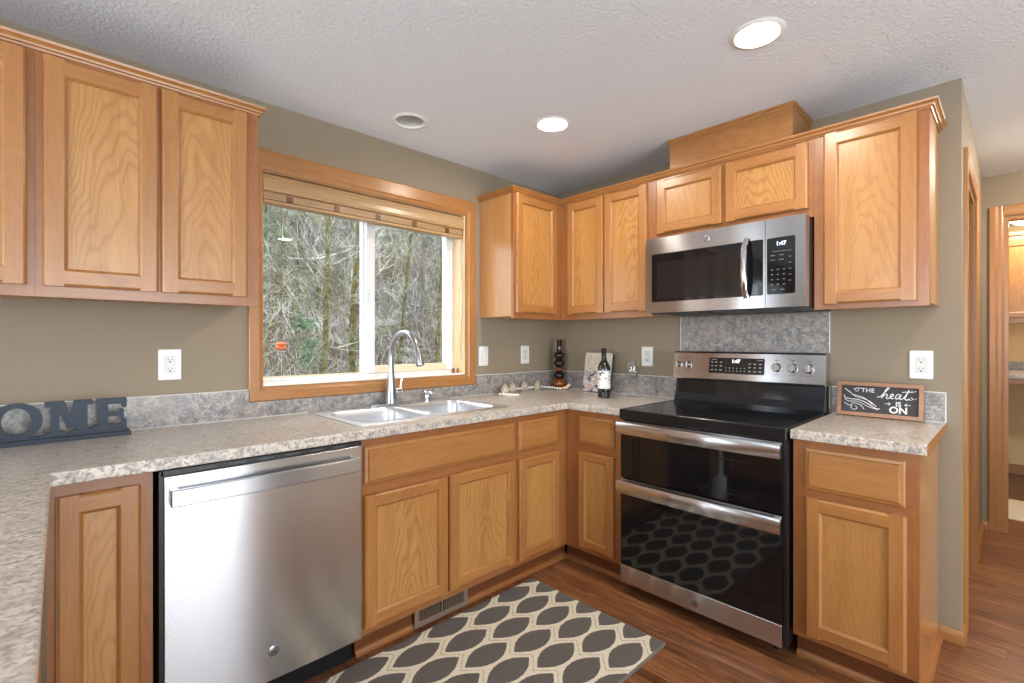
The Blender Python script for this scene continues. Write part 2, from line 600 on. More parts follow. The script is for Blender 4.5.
# floor and ceiling
struct('floor', MB().box(WX0 - 0.15, 4.2, ROOM_Y0 - 0.15, 0.16, -0.05, 0.0), FLOORM, org=(0, 0, 0))
struct('bounce_carpet', MB().box(WX0 + 0.001, -0.0005, ROOM_Y0 + 0.001, -3.5, 0.0005, 0.012).box(WX0 + 0.001, -3.75, -3.5, -0.001, 0.0005, 0.012), mat('bounce_carpet_pale', srgb(222, 214, 202), 0.95), org=(0, 0, 0))  # unseen pale carpet added to bounce light up to the ceiling
LIGHTS = [(-0.902, -0.764), (-0.913, -1.739), (-0.905, -2.74)]
OFFLIGHT = (-1.437, -0.297)
LR = 0.070
loops = [[(WX0 - 0.1, ROOM_Y0 - 0.1), (4.2, ROOM_Y0 - 0.1), (4.2, 0.1), (WX0 - 0.1, 0.1)]]
for (lx, ly) in LIGHTS + [OFFLIGHT]:
    loops.append([(lx + LR * math.cos(2 * PI * k / 32), ly + LR * math.sin(2 * PI * k / 32)) for k in range(32)])
pts, tris = fill_loops(loops)
mb = MB()
n = len(pts)
mb.add([(x, y, CEIL) for x, y in pts], tris)
ce = struct('ceiling', mb, CEILM, org=(0, 0, CEIL))
sd = ce.modifiers.new('thickness', 'SOLIDIFY'); sd.thickness = 0.012
# make sure the ceiling faces point down so that the thickness goes up
bm = bmesh.new(); bm.from_mesh(ce.data)
for f in bm.faces:
    if f.normal.z > 0: f.normal_flip()
bm.to_mesh(ce.data); bm.free()
sd.offset = -1
struct('roof_slab', MB().box(WX0 - 0.15, 4.2, ROOM_Y0 - 0.15, 0.16, CEIL + 0.20, CEIL + 0.26), CEILM)

# window wall (back), y 0..0.16, with the window opening
OX0, OX1, OZ0, OZ1 = -2.034, -0.858, 1.050, 2.046
mb = MB()
mb.box(WX0 - 0.15, -5.35, 0, 0.16, 0, CEIL + 0.2).box(-4.15, OX0, 0, 0.16, 0, CEIL + 0.2).box(-5.35, -4.15, 0, 0.16, 2.10, CEIL + 0.2).box(-5.35, -4.15, 0, 0.16, 0, 0.10)
mb.box(OX1, 0.12, 0, 0.16, 0, CEIL + 0.2)
mb.box(OX0, OX1, 0, 0.16, 0, OZ0)
mb.box(OX0, OX1, 0, 0.16, OZ1, CEIL + 0.2)
struct('wall_back', mb, WALLM, org=(0, 0, 0))
# stove wall (right)
struct('wall_right', MB().box(0, 0.12, -2.10, -0.0005, 0, CEIL - 0.0005).box(0, 0.12, -2.22, -2.10, 0, CEIL - 0.0005), WALLM, org=(0, 0, 0))
# hall: left wall along y=-2.22 with a doorway
HD0, HD1, HDZ = 0.165, 0.885, 2.02
mb = MB()
mb.box(0.1205, HD0, -2.22, -2.10, 0, CEIL - 0.0005)
mb.box(HD1, HALL_X1 - 0.0005, -2.22, -2.10, 0, CEIL - 0.0005)
mb.box(HD0, HD1, -2.22, -2.10, HDZ, CEIL - 0.0005)
struct('wall_hall_left', mb, WALLM, org=(0, 0, 0))
# hall end wall x = 1.78 with doorway to the laundry
LD0, LD1, LDZ = -3.05, -2.325, 2.065
mb = MB()
mb.box(HALL_X1, HALL_X1 + 0.11, LD1, -2.10, 0, CEIL - 0.0005)
mb.box(HALL_X1, HALL_X1 + 0.11, -3.35, LD0, 0, CEIL - 0.0005)
mb.box(HALL_X1, HALL_X1 + 0.11, LD0, LD1, LDZ, CEIL - 0.0005)
struct('wall_hall_end', mb, WALLM, org=(0, 0, 0))
struct('wall_hall_right', MB().box(0.0, HALL_X1, -3.47, -3.35, 0, CEIL - 0.0005), WALLM, org=(0, 0, 0))
# laundry shell
mb = MB()
mb.box(HALL_X1 + 0.11, 3.88, -1.72, -1.6, 0, CEIL - 0.0005)
mb.box(HALL_X1 + 0.11, 3.88, -3.9, -3.8, 0, CEIL - 0.0005)
struct('wall_laundry_sides', mb, CREAMM, org=(0, 0, 0))
struct('wall_laundry_back', MB().box(3.88, 3.98, -3.9, -1.6, 0, CEIL - 0.0005), CREAMM, org=(0, 0, 0))
# room beyond the hall doorway
struct('wall_side_room', MB().box(0.1205, HALL_X1 + 0.1, -0.7, -0.6, 0, CEIL - 0.0005).box(HALL_X1, HALL_X1 + 0.1, -2.0995, -0.7, 0, CEIL - 0.0005), CREAMM, org=(0, 0, 0))
# walls behind the camera, with openings for the unseen windows
mb = MB()
by0, by1 = ROOM_Y0 - 0.12, ROOM_Y0
mb.box(WX0 - 0.15, -3.25, by0, by1, 0, CEIL - 0.0005).box(-0.85, 0.12, by0, by1, 0, CEIL - 0.0005)
mb.box(-3.25, -0.85, by0, by1, 2.14, CEIL - 0.0005).box(-3.25, -0.85, by0, by1, 0, 0.08)
struct('wall_front', mb, WALLM, org=(0, 0, 0))
mb = MB()
lx0, lx1 = WX0 - 0.12, WX0
mb.box(lx0, lx1, -0.0005, -1.25, 0, CEIL - 0.0005).box(lx0, lx1, -3.95, ROOM_Y0, 0, CEIL - 0.0005)
mb.box(lx0, lx1, -3.95, -1.25, 0, 0.55).box(lx0, lx1, -3.95, -1.25, 2.15, CEIL - 0.0005)
struct('wall_left', mb, WALLM, org=(0, 0, 0))
mb = MB()
mb.box(0, 0.12, ROOM_Y0, -3.4705, 0, CEIL - 0.0005)
struct('wall_right_rear', mb, WALLM, org=(0, 0, 0))

# baseboards
BBP = [(0.0, 0.0), (0.013, 0.0), (0.013, 0.034), (0.010, 0.046), (0.006, 0.055), (0.0, 0.055)]
struct('baseboard_right', MB().sweep([(0.0, -2.1535), (0.0, -2.22), (0.098, -2.22)], BBP), TRIMH)
struct('baseboard_hall', MB().sweep([(0.96, -2.22), (HALL_X1, -2.22), (HALL_X1, -2.252)], BBP), TRIMH)


def casing_leg(mb, T, w0, w1, z0, z1, th=0.016):
    """profiled door casing leg in local (u, d, w)"""
    s = 1 if w1 > w0 else -1
    w = abs(w1 - w0)
    pr = [(0, 0), (0, 0.010), (w * 0.12, 0.013), (w * 0.35, 0.013), (w * 0.55, th), (w * 0.92, th), (w, th * 0.8), (w, 0)]
    mb.T = T
    mb.prism([(w0 + s * a, d) for a, d in pr], lambda a, d: (a, d, z0), lambda a, d: (a, d, z1))
    mb.T = None


def casing_head(mb, T, u0, u1, z0, z1, th=0.016):
    w = z1 - z0
    pr = [(0, 0), (0, 0.010), (w * 0.12, 0.013), (w * 0.35, 0.013), (w * 0.55, th), (w * 0.92, th), (w, th * 0.8), (w, 0)]
    mb.T = T
    mb.prism([(z0 + a, d) for a, d in pr], lambda a, d: (u0, d, a), lambda a, d: (u1, d, a))
    mb.T = None


# hall doorway casing (door_1): the trim on the hall's left wall
T = TS(0, -2.22, 0)
root = MB(); casing_leg(root, T, HD0 - 0.006, HD0 - 0.066, 0.0, HDZ + 0.066)
d1 = struct('door_1', root, TRIMV)
mb = MB(); casing_leg(mb, T, HD1 + 0.006, HD1 + 0.066, 0.0, HDZ + 0.066); obj('casing', mb, TRIMV, d1)
mb = MB(); casing_head(mb, T, HD0 - 0.0055, HD1 + 0.0055, HDZ + 0.006, HDZ + 0.066); obj('head_casing', mb, TRIMH, d1)
mb = MB().box(HD0, HD0 + 0.018, -2.218, -2.10, 0, HDZ - 0.018).box(HD1 - 0.018, HD1, -2.218, -2.10, 0, HDZ - 0.018); obj('jamb', mb, TRIMV, d1)
obj('head_jamb', MB().box(HD0, HD1, -2.218, -2.10, HDZ - 0.018, HDZ), TRIMH, d1)
# laundry doorway casing (door_2)
T = TW(HALL_X1, 0, 0)
root = MB(); casing_leg(root, T, -LD1 - 0.006, -LD1 - 0.074, 0.0, LDZ + 0.074)
d2 = struct('door_2', root, TRIMV)
mb = MB(); casing_leg(mb, T, -LD0 + 0.006, -LD0 + 0.074, 0.0, LDZ + 0.074); obj('casing', mb, TRIMV, d2)
mb = MB(); casing_head(mb, T, -LD1 - 0.0055, -LD0 + 0.0055, LDZ + 0.006, LDZ + 0.074); obj('head_casing', mb, TRIMH, d2)
mb = MB().box(HALL_X1 + 0.002, HALL_X1 + 0.108, LD1 - 0.018, LD1, 0, LDZ - 0.018).box(HALL_X1 + 0.002, HALL_X1 + 0.108, LD0, LD0 + 0.018, 0, LDZ - 0.018); obj('jamb', mb, TRIMV, d2)
obj('head_jamb', MB().box(HALL_X1 + 0.002, HALL_X1 + 0.108, LD0, LD1, LDZ - 0.018, LDZ), TRIMH, d2)

# ------------------------------------------------------------------ window_1 over the sink
T = TS(0, 0, 0)
CO = (-2.088, -0.784, 0.985, 2.130)  # casing outer x0 x1 z0 z1


def mitre_piece(p_out0, p_out1, p_in1, p_in0, th=0.018):
    mb = MB(T)
    q = [p_out0, p_out1, p_in1, p_in0]
    mid = lambda a, b, t: (a[0] + (b[0] - a[0]) * t, a[1] + (b[1] - a[1]) * t)
    # stepped profile across the width: flat outer, rounded inner
    ring = lambda d, t: [mid(p_out0, p_in0, t), mid(p_out1, p_in1, t)]
    prof = [(0, 0), (0, th * 0.85), (0.06, th), (0.72, th), (0.82, th * 0.8), (0.95, th * 0.72), (1.0, th * 0.55), (1.0, 0)]
    mb.prism(prof, lambda t, d: (*[mid(p_out0, p_in0, t)[0]], d, mid(p_out0, p_in0, t)[1]),
             lambda t, d: (*[mid(p_out1, p_in1, t)[0]], d, mid(p_out1, p_in1, t)[1]))
    return mb


o0, o1, o2, o3 = (CO[0], CO[2]), (CO[1], CO[2]), (CO[1], CO[3]), (CO[0], CO[3])
i0, i1, i2, i3 = (OX0 + 0.0065, OZ0 - 0.003), (OX1 + 0.002, OZ0 - 0.003), (OX1 + 0.002, OZ1 - 0.010), (OX0 + 0.0065, OZ1 - 0.010)
win = struct('window_1', mitre_piece(o0, o1, i1, i0), TRIMH)
obj('casing', mitre_piece(o1, o2, i2, i1), TRIMV, win)
obj('casing', mitre_piece(o3, o0, i0, i3), TRIMV, win)
obj('head_casing', mitre_piece(o2, o3, i3, i2), TRIMH, win)
# wooden jamb liner
JY0, JY1 = -0.002, 0.112
JAMBM = oak('pale_jamb_wood', 'z', srgb(232, 206, 160), srgb(222, 190, 140), srgb(204, 166, 112), cath=0.15)
JAMBH = oak('pale_jamb_wood_flat', 'h', srgb(232, 206, 160), srgb(222, 190, 140), srgb(204, 166, 112), cath=0.15)
obj('jamb', MB().box(OX0, OX0 + 0.006, JY0, JY1, OZ0, OZ1), JAMBM, win)
obj('jamb', MB().box(OX1 - 0.012, OX1, JY0, JY1, OZ0, OZ1), JAMBM, win)
obj('head_jamb', MB().box(OX0 + 0.006, OX1 - 0.012, JY0, JY1, OZ1 - 0.012, OZ1), JAMBH, win)
obj('sill', MB().box(OX0 + 0.006, OX1 - 0.012, JY0, JY1, OZ0, OZ0 + 0.010), mat('sill_lit_white', srgb(240, 236, 226), 0.4), win)  # white base colour carries the window light falling on the sill
# vinyl frame
fx0, fx1, fz0, fz1 = OX0 + 0.001, OX1 - 0.001, OZ0 + 0.001, OZ1 - 0.001
FY0, FY1 = 0.113, 0.200
mb = MB().box(fx0, fx0 + 0.042, FY0, FY1, fz0, fz1).box(fx1 - 0.030, fx1, FY0, FY1, fz0, fz1)
mb.box(fx0 + 0.042, fx1 - 0.030, FY0, FY1, fz0, fz0 + 0.024).box(fx0 + 0.042, fx1 - 0.030, FY0, FY1, fz1 - 0.04, fz1)
obj('vinyl_frame', mb, VINYL, win, bevel=0.003)
# fixed left sash stile (meeting rail) and sliding right sash
MXA, MXB, MXC = -1.461, -1.4500, -1.406
mb = MB().box(MXA, MXB + 0.004, 0.1565, 0.195, fz0 + 0.0245, fz1 - 0.04)
obj('meeting_stile', mb, VINYL, win, bevel=0.002)
obj('bottom_bead', MB().box(fx0 + 0.042, MXA, 0.145, 0.149, fz0 + 0.0245, fz0 + 0.033), BEIGEV, win)
mb = MB().box(MXB - 0.004, MXC, 0.118, 0.156, fz0 + 0.025, fz1 - 0.041).box(fx1 - 0.054, fx1 - 0.031, 0.118, 0.156, fz0 + 0.025, fz1 - 0.041)
mb.box(MXC, fx1 - 0.054, 0.118, 0.156, fz1 - 0.085, fz1 - 0.041)
sash = obj('sliding_sash', mb, VINYL, win, bevel=0.003)
obj('sash_rail', MB().box(MXC, fx1 - 0.054, 0.118, 0.156, fz0 + 0.025, fz0 + 0.068), BEIGEV, sash, bevel=0.003)
obj('glass_pane', MB().box(MXC - 0.003, fx1 - 0.051, 0.138, 0.142, fz0 + 0.065, fz1 - 0.082), PANE, sash)
obj('glass_pane', MB().box(fx0 + 0.040, MXA + 0.002, 0.150, 0.154, fz0 + 0.022, fz1 - 0.038), PANE, win)
mb = MB().box(-1.4435, -1.4285, 0.106, 0.118, 1.47, 1.55).box(-1.440, -1.432, 0.096, 0.107, 1.49, 1.515)
obj('sash_lock', mb, VINYL, sash, bevel=0.003)

# unseen windows added around the daylight lamps (frames only, no writing)
def plain_window(name, boxes):
    mb = MB()
    for b in boxes: mb.box(*b)
    return struct(name, mb, VINYL)


ya, yb = ROOM_Y0 - 0.09, ROOM_Y0 - 0.03
plain_window('unseen_window_back', [(-3.25, -3.17, ya, yb, 0.08, 2.14), (-0.93, -0.85, ya, yb, 0.08, 2.14), (-3.17, -0.93, ya, yb, 2.06, 2.14), (-3.17, -0.93, ya, yb, 0.08, 0.16), (-2.10, -2.0, ya, yb, 0.16, 2.06)])
xa, xb = WX0 - 0.09, WX0 - 0.03
plain_window('added_window_left', [(xa, xb, -3.95, -3.89, 0.55, 2.15), (xa, xb, -1.31, -1.25, 0.55, 2.15), (xa, xb, -3.89, -1.31, 2.09, 2.15), (xa, xb, -3.89, -1.31, 0.55, 0.61), (xa, xb, -2.63, -2.57, 0.61, 2.09)])
plain_window('unseen_window_nook', [(-5.35, -5.28, 0.03, 0.09, 0.10, 2.10), (-4.22, -4.15, 0.03, 0.09, 0.10, 2.10), (-5.28, -4.22, 0.03, 0.09, 2.03, 2.10), (-5.28, -4.22, 0.03, 0.09, 0.10, 0.17)])

# ------------------------------------------------------------------ blind in the window
bl = thing('window_blind', 'tan wooden blind drawn up to the top of the sink window', 'blind', (-1.44, 0.03, 1.90))
BLM = oak('blind_tan', 'h', srgb(190, 156, 112), srgb(176, 140, 98), srgb(146, 108, 70), cath=0.1)
BLD = oak('blind_slat', 'h', srgb(172, 128, 84), srgb(152, 108, 68), srgb(112, 74, 44), cath=0.1)
bx0, bx1 = OX0 + 0.0085, OX1 - 0.014
vp = [(0.016, 2.024), (0.003, 2.024), (-0.004, 2.020), (-0.006, 2.012), (-0.002, 2.006), (-0.004, 1.998), (-0.008, 1.985), (-0.010, 1.962), (-0.006, 1.950), (0.006, 1.946), (0.016, 1.946)]
obj('valance', MB().prism(vp, lambda a, b: (bx0, a, b), lambda a, b: (bx1, a, b)), BLM, bl)
obj('headrail', MB().box(bx0 + 0.004, bx1 - 0.004, 0.018, 0.062, 1.985, 2.032), BLD, bl)
for k in range(5):
    z = 1.944 - k * 0.0066
    mb = MB()
    mb.prism([(0.005, z), (0.030, z + 0.0010), (0.056, z), (0.056, z - 0.0054), (0.030, z - 0.0044), (0.005, z - 0.0054)], lambda a, b: (bx0 + 0.004, a, b), lambda a, b: (bx1 - 0.004, a, b))
    obj('slat', mb, BLM, bl)
obj('bottom_rail', MB().box(bx0 + 0.004, bx1 - 0.004, 0.004, 0.058, 1.895, 1.910), BLM, bl, bevel=0.004)
for k in range(5):
    x = bx0 + 0.12 + k * (bx1 - bx0 - 0.24) / 4
    obj('ladder_tape', MB().box(x - 0.013, x + 0.013, 0.0005, 0.0035, 1.912, 1.940), TOEM, bl)
cpts = [(bx1 - 0.004, 0.010 + 0.01 * math.sin(k * 0.5), 1.945 - k * 0.045) for k in range(19)]
obj('pull_cord', MB().tube(cpts, 0.0014, 5), mat('cord', srgb(120, 96, 70), 0.8), bl)
mb = MB()
for dx, dy in ((0.0, 0.0), (-0.022, 0.012), (-0.040, -0.002)):
    mb.lathe([(0.002, 0.030), (0.007, 0.022), (0.009, 0.004), (0.006, 0.0)], (bx1 - 0.020 + dx, 0.03 + dy, OZ0 + 0.0105), 10)
obj('cord_tassel', mb, mat('tassel_wood', srgb(132, 92, 58), 0.5), bl, smooth=True)

# ================================================================== CABINETS
TH = 0.0195


def door(parent, T, w, h, sw=0.056, name='door', panelmat=None):
    """five-piece door, local (u,d,w) with its centre at the origin; T maps to the world"""
    t = TH
    prof = [(0.0, 0.0), (0.0, t * 0.55), (0.003, t * 0.80), (0.008, t), (sw - 0.009, t), (sw - 0.005, t * 0.86), (sw, t * 0.58), (sw, 0.0)]
    mp = MB(T)
    mp.box(-(w / 2 - sw + 0.004), w / 2 - sw + 0.004, 0.002, t * 0.42, -(h / 2 - sw + 0.004), h / 2 - sw + 0.004)
    dr = obj(name, mp, panelmat or OAKP, parent, org=T((0, 0, 0)))
    for s in (-1, 1):
        mb = MB(T)
        mb.prism([(s * (w / 2 - a), d) for a, d in prof], lambda a, d: (a, d, -h / 2), lambda a, d: (a, d, h / 2))
        obj('stile', mb, OAKV, dr)
        mr = MB(T)
        mr.prism([(s * (h / 2 - a), d) for a, d in prof], lambda a, d: (-(w / 2 - sw + 0.0088), d, a), lambda a, d: ((w / 2 - sw + 0.0088), d, a))
        obj('rail', mr, OAKH, dr)
    return dr


def drawer(parent, T, w, h, name='drawer_front'):
    t = TH
    ring = lambda ins, d: [(-w / 2 + ins, d, -h / 2 + ins), (w / 2 - ins, d, -h / 2 + ins), (w / 2 - ins, d, h / 2 - ins), (-w / 2 + ins, d, h / 2 - ins)]
    mb = MB(T)
    mb.loft([ring(0, 0), ring(0, t * 0.45), ring(0.004, t * 0.62), ring(0.013, t * 0.72), ring(0.017, t), ])
    return obj(name, mb, OAKH, parent, org=T((0, 0, 0)))


def frame(parent, T, u0, u1, z0, z1, stiles, rails, d0=-TH, d1=0.0, m1=None, m2=None):
    """face frame: vertical stiles [(u0,u1)], horizontal rails [(za,zb,ua,ub)]"""
    for a, b in stiles:
        obj('face_stile', MB(T).box(a, b, d0, d1, z0, z1), m1 or OAKF, parent)
    for za, zb, ua, ub in rails:
        obj('face_rail', MB(T).box(ua, ub, d0, d1, za, zb), m2 or OAKFH, parent)


CROWN = [(0.0, 2.1435), (0.005, 2.1435), (0.0075, 2.1500), (0.0135, 2.1515), (0.0150, 2.1580), (0.0200, 2.1630), (0.0250, 2.1660), (0.0270, 2.1740), (0.0, 2.1745)]
UF = -0.3108     # face plane of the upper cabinets (|distance| from wall)
UZ0, UZ1 = 1.394, 2.150


def upper_box(r, x0, x1, y0, y1, z0):
    """carcass with its top panel set down below the rim"""
    x0, x1 = sorted((x0, x1)); y0, y1 = sorted((y0, y1)); w = 0.012
    obj('body', MB().slab([x0, x0 + w, x1 - w, x1], [y0, y0 + w, y1 - w, y1], lambda i, j: not (i == 1 and j == 1), z0 + 0.012, UZ1).box(x0 + w, x1 - w, y0 + w, y1 - w, z0 + 0.012, UZ1 - 0.062), SIDEM, r)


def upper_S(name, label, x0, x1, doors, stiles, z0=UZ0, crown=None):
    """upper cabinet on the window wall, facing -y"""
    r = thing(name, label, 'cabinet', ((x0 + x1) / 2, -0.15, z0))
    upper_box(r, x0, x1, -0.0005, UF + TH, z0)
    T = TS(0, UF, 0)
    frame(r, T, x0, x1, z0, UZ1, stiles, [(z0, z0 + 0.04, a, b) for a, b in gaps(stiles)] + [(UZ1 - 0.04, UZ1, a, b) for a, b in gaps(stiles)])
    for a, b, za, zb in doors: door(r, TS((a + b) / 2, UF, (za + zb) / 2), b - a, zb - za)
    if crown: obj('crown_molding', MB().sweep(crown, CROWN), OAKH, r)
    return r


def upper_W(name, label, y0, y1, doors, stiles, z0=UZ0, crown=None):
    """upper cabinet on the stove wall, facing -x; y0 > y1 (y0 nearer the corner)"""
    r = thing(name, label, 'cabinet', (-0.15, (y0 + y1) / 2, z0))
    upper_box(r, -0.0005, UF + TH, y0, y1, z0)
    T = TW(UF, 0, 0)
    st = [(-a, -b) for a, b in stiles]
    frame(r, T, -y0, -y1, z0, UZ1, st, [(z0, z0 + 0.04, a, b) for a, b in gaps(st)] + [(UZ1 - 0.04, UZ1, a, b) for a, b in gaps(st)])
    for a, b, za, zb in doors: door(r, TW(UF, (a + b) / 2, (za + zb) / 2), abs(b - a), zb - za)
    if crown: obj('crown_molding', MB().sweep(crown, CROWN), OAKH, r)
    return r


def gaps(stiles):
    st = sorted(tuple(sorted(s)) for s in stiles)
    return [(st[i][1], st[i + 1][0]) for i in range(len(st) - 1)]


# left run
upper_S('wall_cabinet', 'oak wall cabinet with two tall doors left of the sink window', -2.7600, -2.1346,
        [(-2.7427, -2.4550, 1.428, 2.133), (-2.4475, -2.1750, 1.428, 2.133)],
        [(-2.7600, -2.722), (-2.47, -2.432), (-2.195, -2.1346)],
        crown=[(-2.7600, UF), (-2.1346, UF), (-2.1346, -0.001)])
upper_S('wall_cabinet', 'oak wall cabinet cut off by the left edge of the photo', -3.520, -2.7605,
        [(-3.500, -3.1445, 1.428, 2.133), (-3.137, -2.777, 1.428, 2.133)],
        [(-3.520, -3.48), (-3.16, -3.12), (-2.80, -2.7605)],
        crown=[(-3.520, -0.001), (-3.520, UF), (-2.7605, UF)])
# corner cabinet (window wall)
upper_S('wall_cabinet', 'oak wall cabinet with one door right of the window in the corner', -0.7402, -0.0005,
        [(-0.7245, -0.3620, 1.428, 2.138)],
        [(-0.7402, -0.705), (-0.375, -0.3115)],
        crown=[(-0.7402, -0.001), (-0.7402, UF), (UF, UF)])
# stove wall uppers
upper_W('wall_cabinet', 'oak wall cabinet with two tall doors left of the microwave', -0.3115, -0.9830,
        [(-0.3790, -0.6590, 1.428, 2.133), (-0.6650, -0.9520, 1.428, 2.133)],
        [(-0.3115, -0.395), (-0.645, -0.68), (-0.94, -0.9830)],
        crown=[(UF, -0.3115), (UF, -0.9830)])
upper_W('wall_cabinet', 'low oak wall cabinet with two short doors above the microwave', -0.9835, -1.7645,
        [(-1.0105, -1.3665, 1.842, 2.130), (-1.3815, -1.7440, 1.842, 2.130)],
        [(-0.9835, -1.03), (-1.355, -1.395), (-1.73, -1.7645)], z0=1.802,
        crown=[(UF, -0.9835), (UF, -1.7645)])
upper_W('wall_cabinet', 'oak wall cabinet with one tall door right of the microwave', -1.7650, -2.1485,
        [(-1.8015, -2.1130, 1.416, 2.143)],
        [(-1.7650, -1.82), (-2.095, -2.1485)],
        crown=[(UF, -1.7650), (UF, -2.1485), (-0.001, -2.1485)])
# boxed vent chase
vb = thing('vent_chase', 'oak boxed duct cover on top of the cabinets above the microwave', 'duct cover', (-0.15, -1.39, 2.176))
VX = -0.285
mb = MB().box(VX, VX + 0.018, -1.070, -1.672, 2.1765, CEIL - 0.022); obj('front_board', mb, OAKH, vb)
mb = MB().box(VX + 0.018, -0.001, -1.672, -1.654, 2.1765, CEIL - 0.022).box(VX + 0.018, -0.001, -1.088, -1.070, 2.1765, CEIL - 0.022); obj('side_board', mb, OAKH, vb)
cp = [(0.0, CEIL - 0.022), (0.003, CEIL - 0.022), (0.006, CEIL - 0.014), (0.012, CEIL - 0.009), (0.012, CEIL - 0.0012), (0.0, CEIL - 0.0012)]
obj('crown_molding', MB().sweep([(-0.001, -1.070), (VX, -1.070), (VX, -1.672), (-0.001, -1.672)], cp), OAKH, vb)

# ------------------------------------------------------------------ base cabinets
BF = -0.6105
BZ0, BZ1 = 0.104, 0.8765


def toe_S(r, x0, x1):
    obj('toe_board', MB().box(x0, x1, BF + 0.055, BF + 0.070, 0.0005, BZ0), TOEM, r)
    obj('shoe_molding', MB().prism([(0, 0.0005), (0.014, 0.0005), (0.013, 0.012), (0.007, 0.024), (0, 0.026)], lambda a, b: (x0, BF + 0.055 - a, b), lambda a, b: (x1, BF + 0.055 - a, b)), OAKFH, r)


def toe_W(r, y0, y1):
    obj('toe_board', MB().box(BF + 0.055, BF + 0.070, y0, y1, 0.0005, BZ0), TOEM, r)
    obj('shoe_molding', MB().prism([(0, 0.0005), (0.014, 0.0005), (0.013, 0.012), (0.007, 0.024), (0, 0.026)], lambda a, b: (BF + 0.055 - a, y0, b), lambda a, b: (BF + 0.055 - a, y1, b)), OAKFH, r)


def base_S(name, label, x0, x1, stiles, rails, top=BZ1):
    r = thing(name, label, 'cabinet', ((x0 + x1) / 2, -0.3, 0.0))
    obj('body', MB().box(x0, x1, -0.001, BF + TH, BZ0, top), SIDEM, r)
    frame(r, TS(0, BF, 0), x0, x1, BZ0, BZ1, stiles, rails)
    return r


# sink base: body open at the top for the bowls
SX0, SX1 = -1.8530, -1.0115
r = thing('base_cabinet', 'oak sink base cabinet with wide false front over two doors', 'cabinet', ((SX0 + SX1) / 2, -0.3, 0.0))
mb = MB().box(SX0, SX0 + 0.016, -0.001, BF + TH, BZ0, BZ1).box(SX1 - 0.016, SX1, -0.001, BF + TH, BZ0, BZ1).box(SX0 + 0.016, SX1 - 0.016, -0.001, BF + TH, BZ0, BZ0 + 0.016)
obj('body', mb, SIDEM, r)
frame(r, TS(0, BF, 0), SX0, SX1, BZ0, BZ1, [(SX0, SX0 + 0.03), (SX1 - 0.03, SX1)], [(BZ0, 0.146, SX0 + 0.03, SX1 - 0.03), (0.64, 0.71, SX0 + 0.03, SX1 - 0.03), (0.835, BZ1, SX0 + 0.03, SX1 - 0.03)])
obj('face_stile', MB(TS(0, BF, 0)).box(-1.463, -1.417, -TH, 0, 0.146, 0.64), OAKF, r)
drawer(r, TS((-1.8435 - 1.0255) / 2, BF, 0.7695), 1.8435 - 1.0255, 0.148, 'false_front')
door(r, TS((-1.8445 - 1.4440) / 2, BF, 0.393), 0.4005, 0.520)
door(r, TS((-1.4355 - 1.0255) / 2, BF, 0.396), 0.4100, 0.520)
toe_S(r, SX0, SX1)
# drawer base beside it
r = base_S('base_cabinet', 'oak base cabinet with drawer and door right of the sink base', -1.0110, -0.6110, [(-1.0110, -0.985), (-0.70, -0.6110)],
           [(BZ0, 0.146, -0.985, -0.70), (0.64, 0.71, -0.985, -0.70), (0.835, BZ1, -0.985, -0.70)])
drawer(r, TS((-0.9985 - 0.6910) / 2, BF, 0.7695), 0.9985 - 0.6910, 0.152)
door(r, TS((-0.9985 - 0.6870) / 2, BF, 0.392), 0.3115, 0.522)
toe_S(r, -1.0110, -0.5560)
# corner on the stove wall
r = thing('base_cabinet', 'narrow oak base cabinet with drawer and door left of the range', 'cabinet', (-0.3, -0.8, 0.0))
obj('body', MB().box(BF + TH, -0.001, -0.6115, -0.9975, BZ0, BZ1), SIDEM, r)
frame(r, TW(BF, 0, 0), 0.6115, 0.9975, BZ0, BZ1, [(0.6115, 0.72), (0.928, 0.9975)], [(BZ0, 0.146, 0.72, 0.928), (0.64, 0.71, 0.72, 0.928), (0.835, BZ1, 0.72, 0.928)])
drawer(r, TW(BF, (-0.7075 - 0.9390) / 2, 0.7695), 0.2315, 0.152)
door(r, TW(BF, (-0.7075 - 0.9390) / 2, 0.392), 0.2315, 0.522, sw=0.050)
toe_W(r, -0.5720, -0.9975)
# end cabinet right of the range
EY = -2.152
r = thing('base_cabinet', 'oak base cabinet with drawer and door right of the range', 'cabinet', (-0.3, -1.96, 0.0))
obj('body', MB().box(BF + TH, -0.001, -1.7695, EY + 0.0065, BZ0, BZ1), SIDEM, r)
obj('end_panel', MB().box(BF + TH, -0.014, EY + 0.006, EY, 0.0005, BZ1), oak('end_panel_oak', 'z', srgb(190, 134, 78), srgb(178, 118, 62), srgb(150, 92, 46), rough=0.2, cath=0.15, coat=0.6), r)
frame(r, TW(BF, 0, 0), 1.7695, -EY, BZ0, BZ1, [(1.7695, 1.826), (2.094, -EY)], [(BZ0, 0.148, 1.826, 2.094), (0.64, 0.71, 1.826, 2.094), (0.835, BZ1, 1.826, 2.094)])
drawer(r, TW(BF, (-1.8115 - 2.1155) / 2, 0.7670), 0.3040, 0.160)
door(r, TW(BF, (-1.8140 - 2.1200) / 2, 0.392), 0.3060, 0.530)
toe_W(r, -1.7695, EY + 0.007)
obj('side_shoe', MB().prism([(0, 0.0005), (0.014, 0.0005), (0.013, 0.012), (0.007, 0.024), (0, 0.026)], lambda a, b: (BF + TH, EY - 0.0003 - a, b), lambda a, b: (-0.016, EY - 0.0003 - a, b)), OAKFH, r)
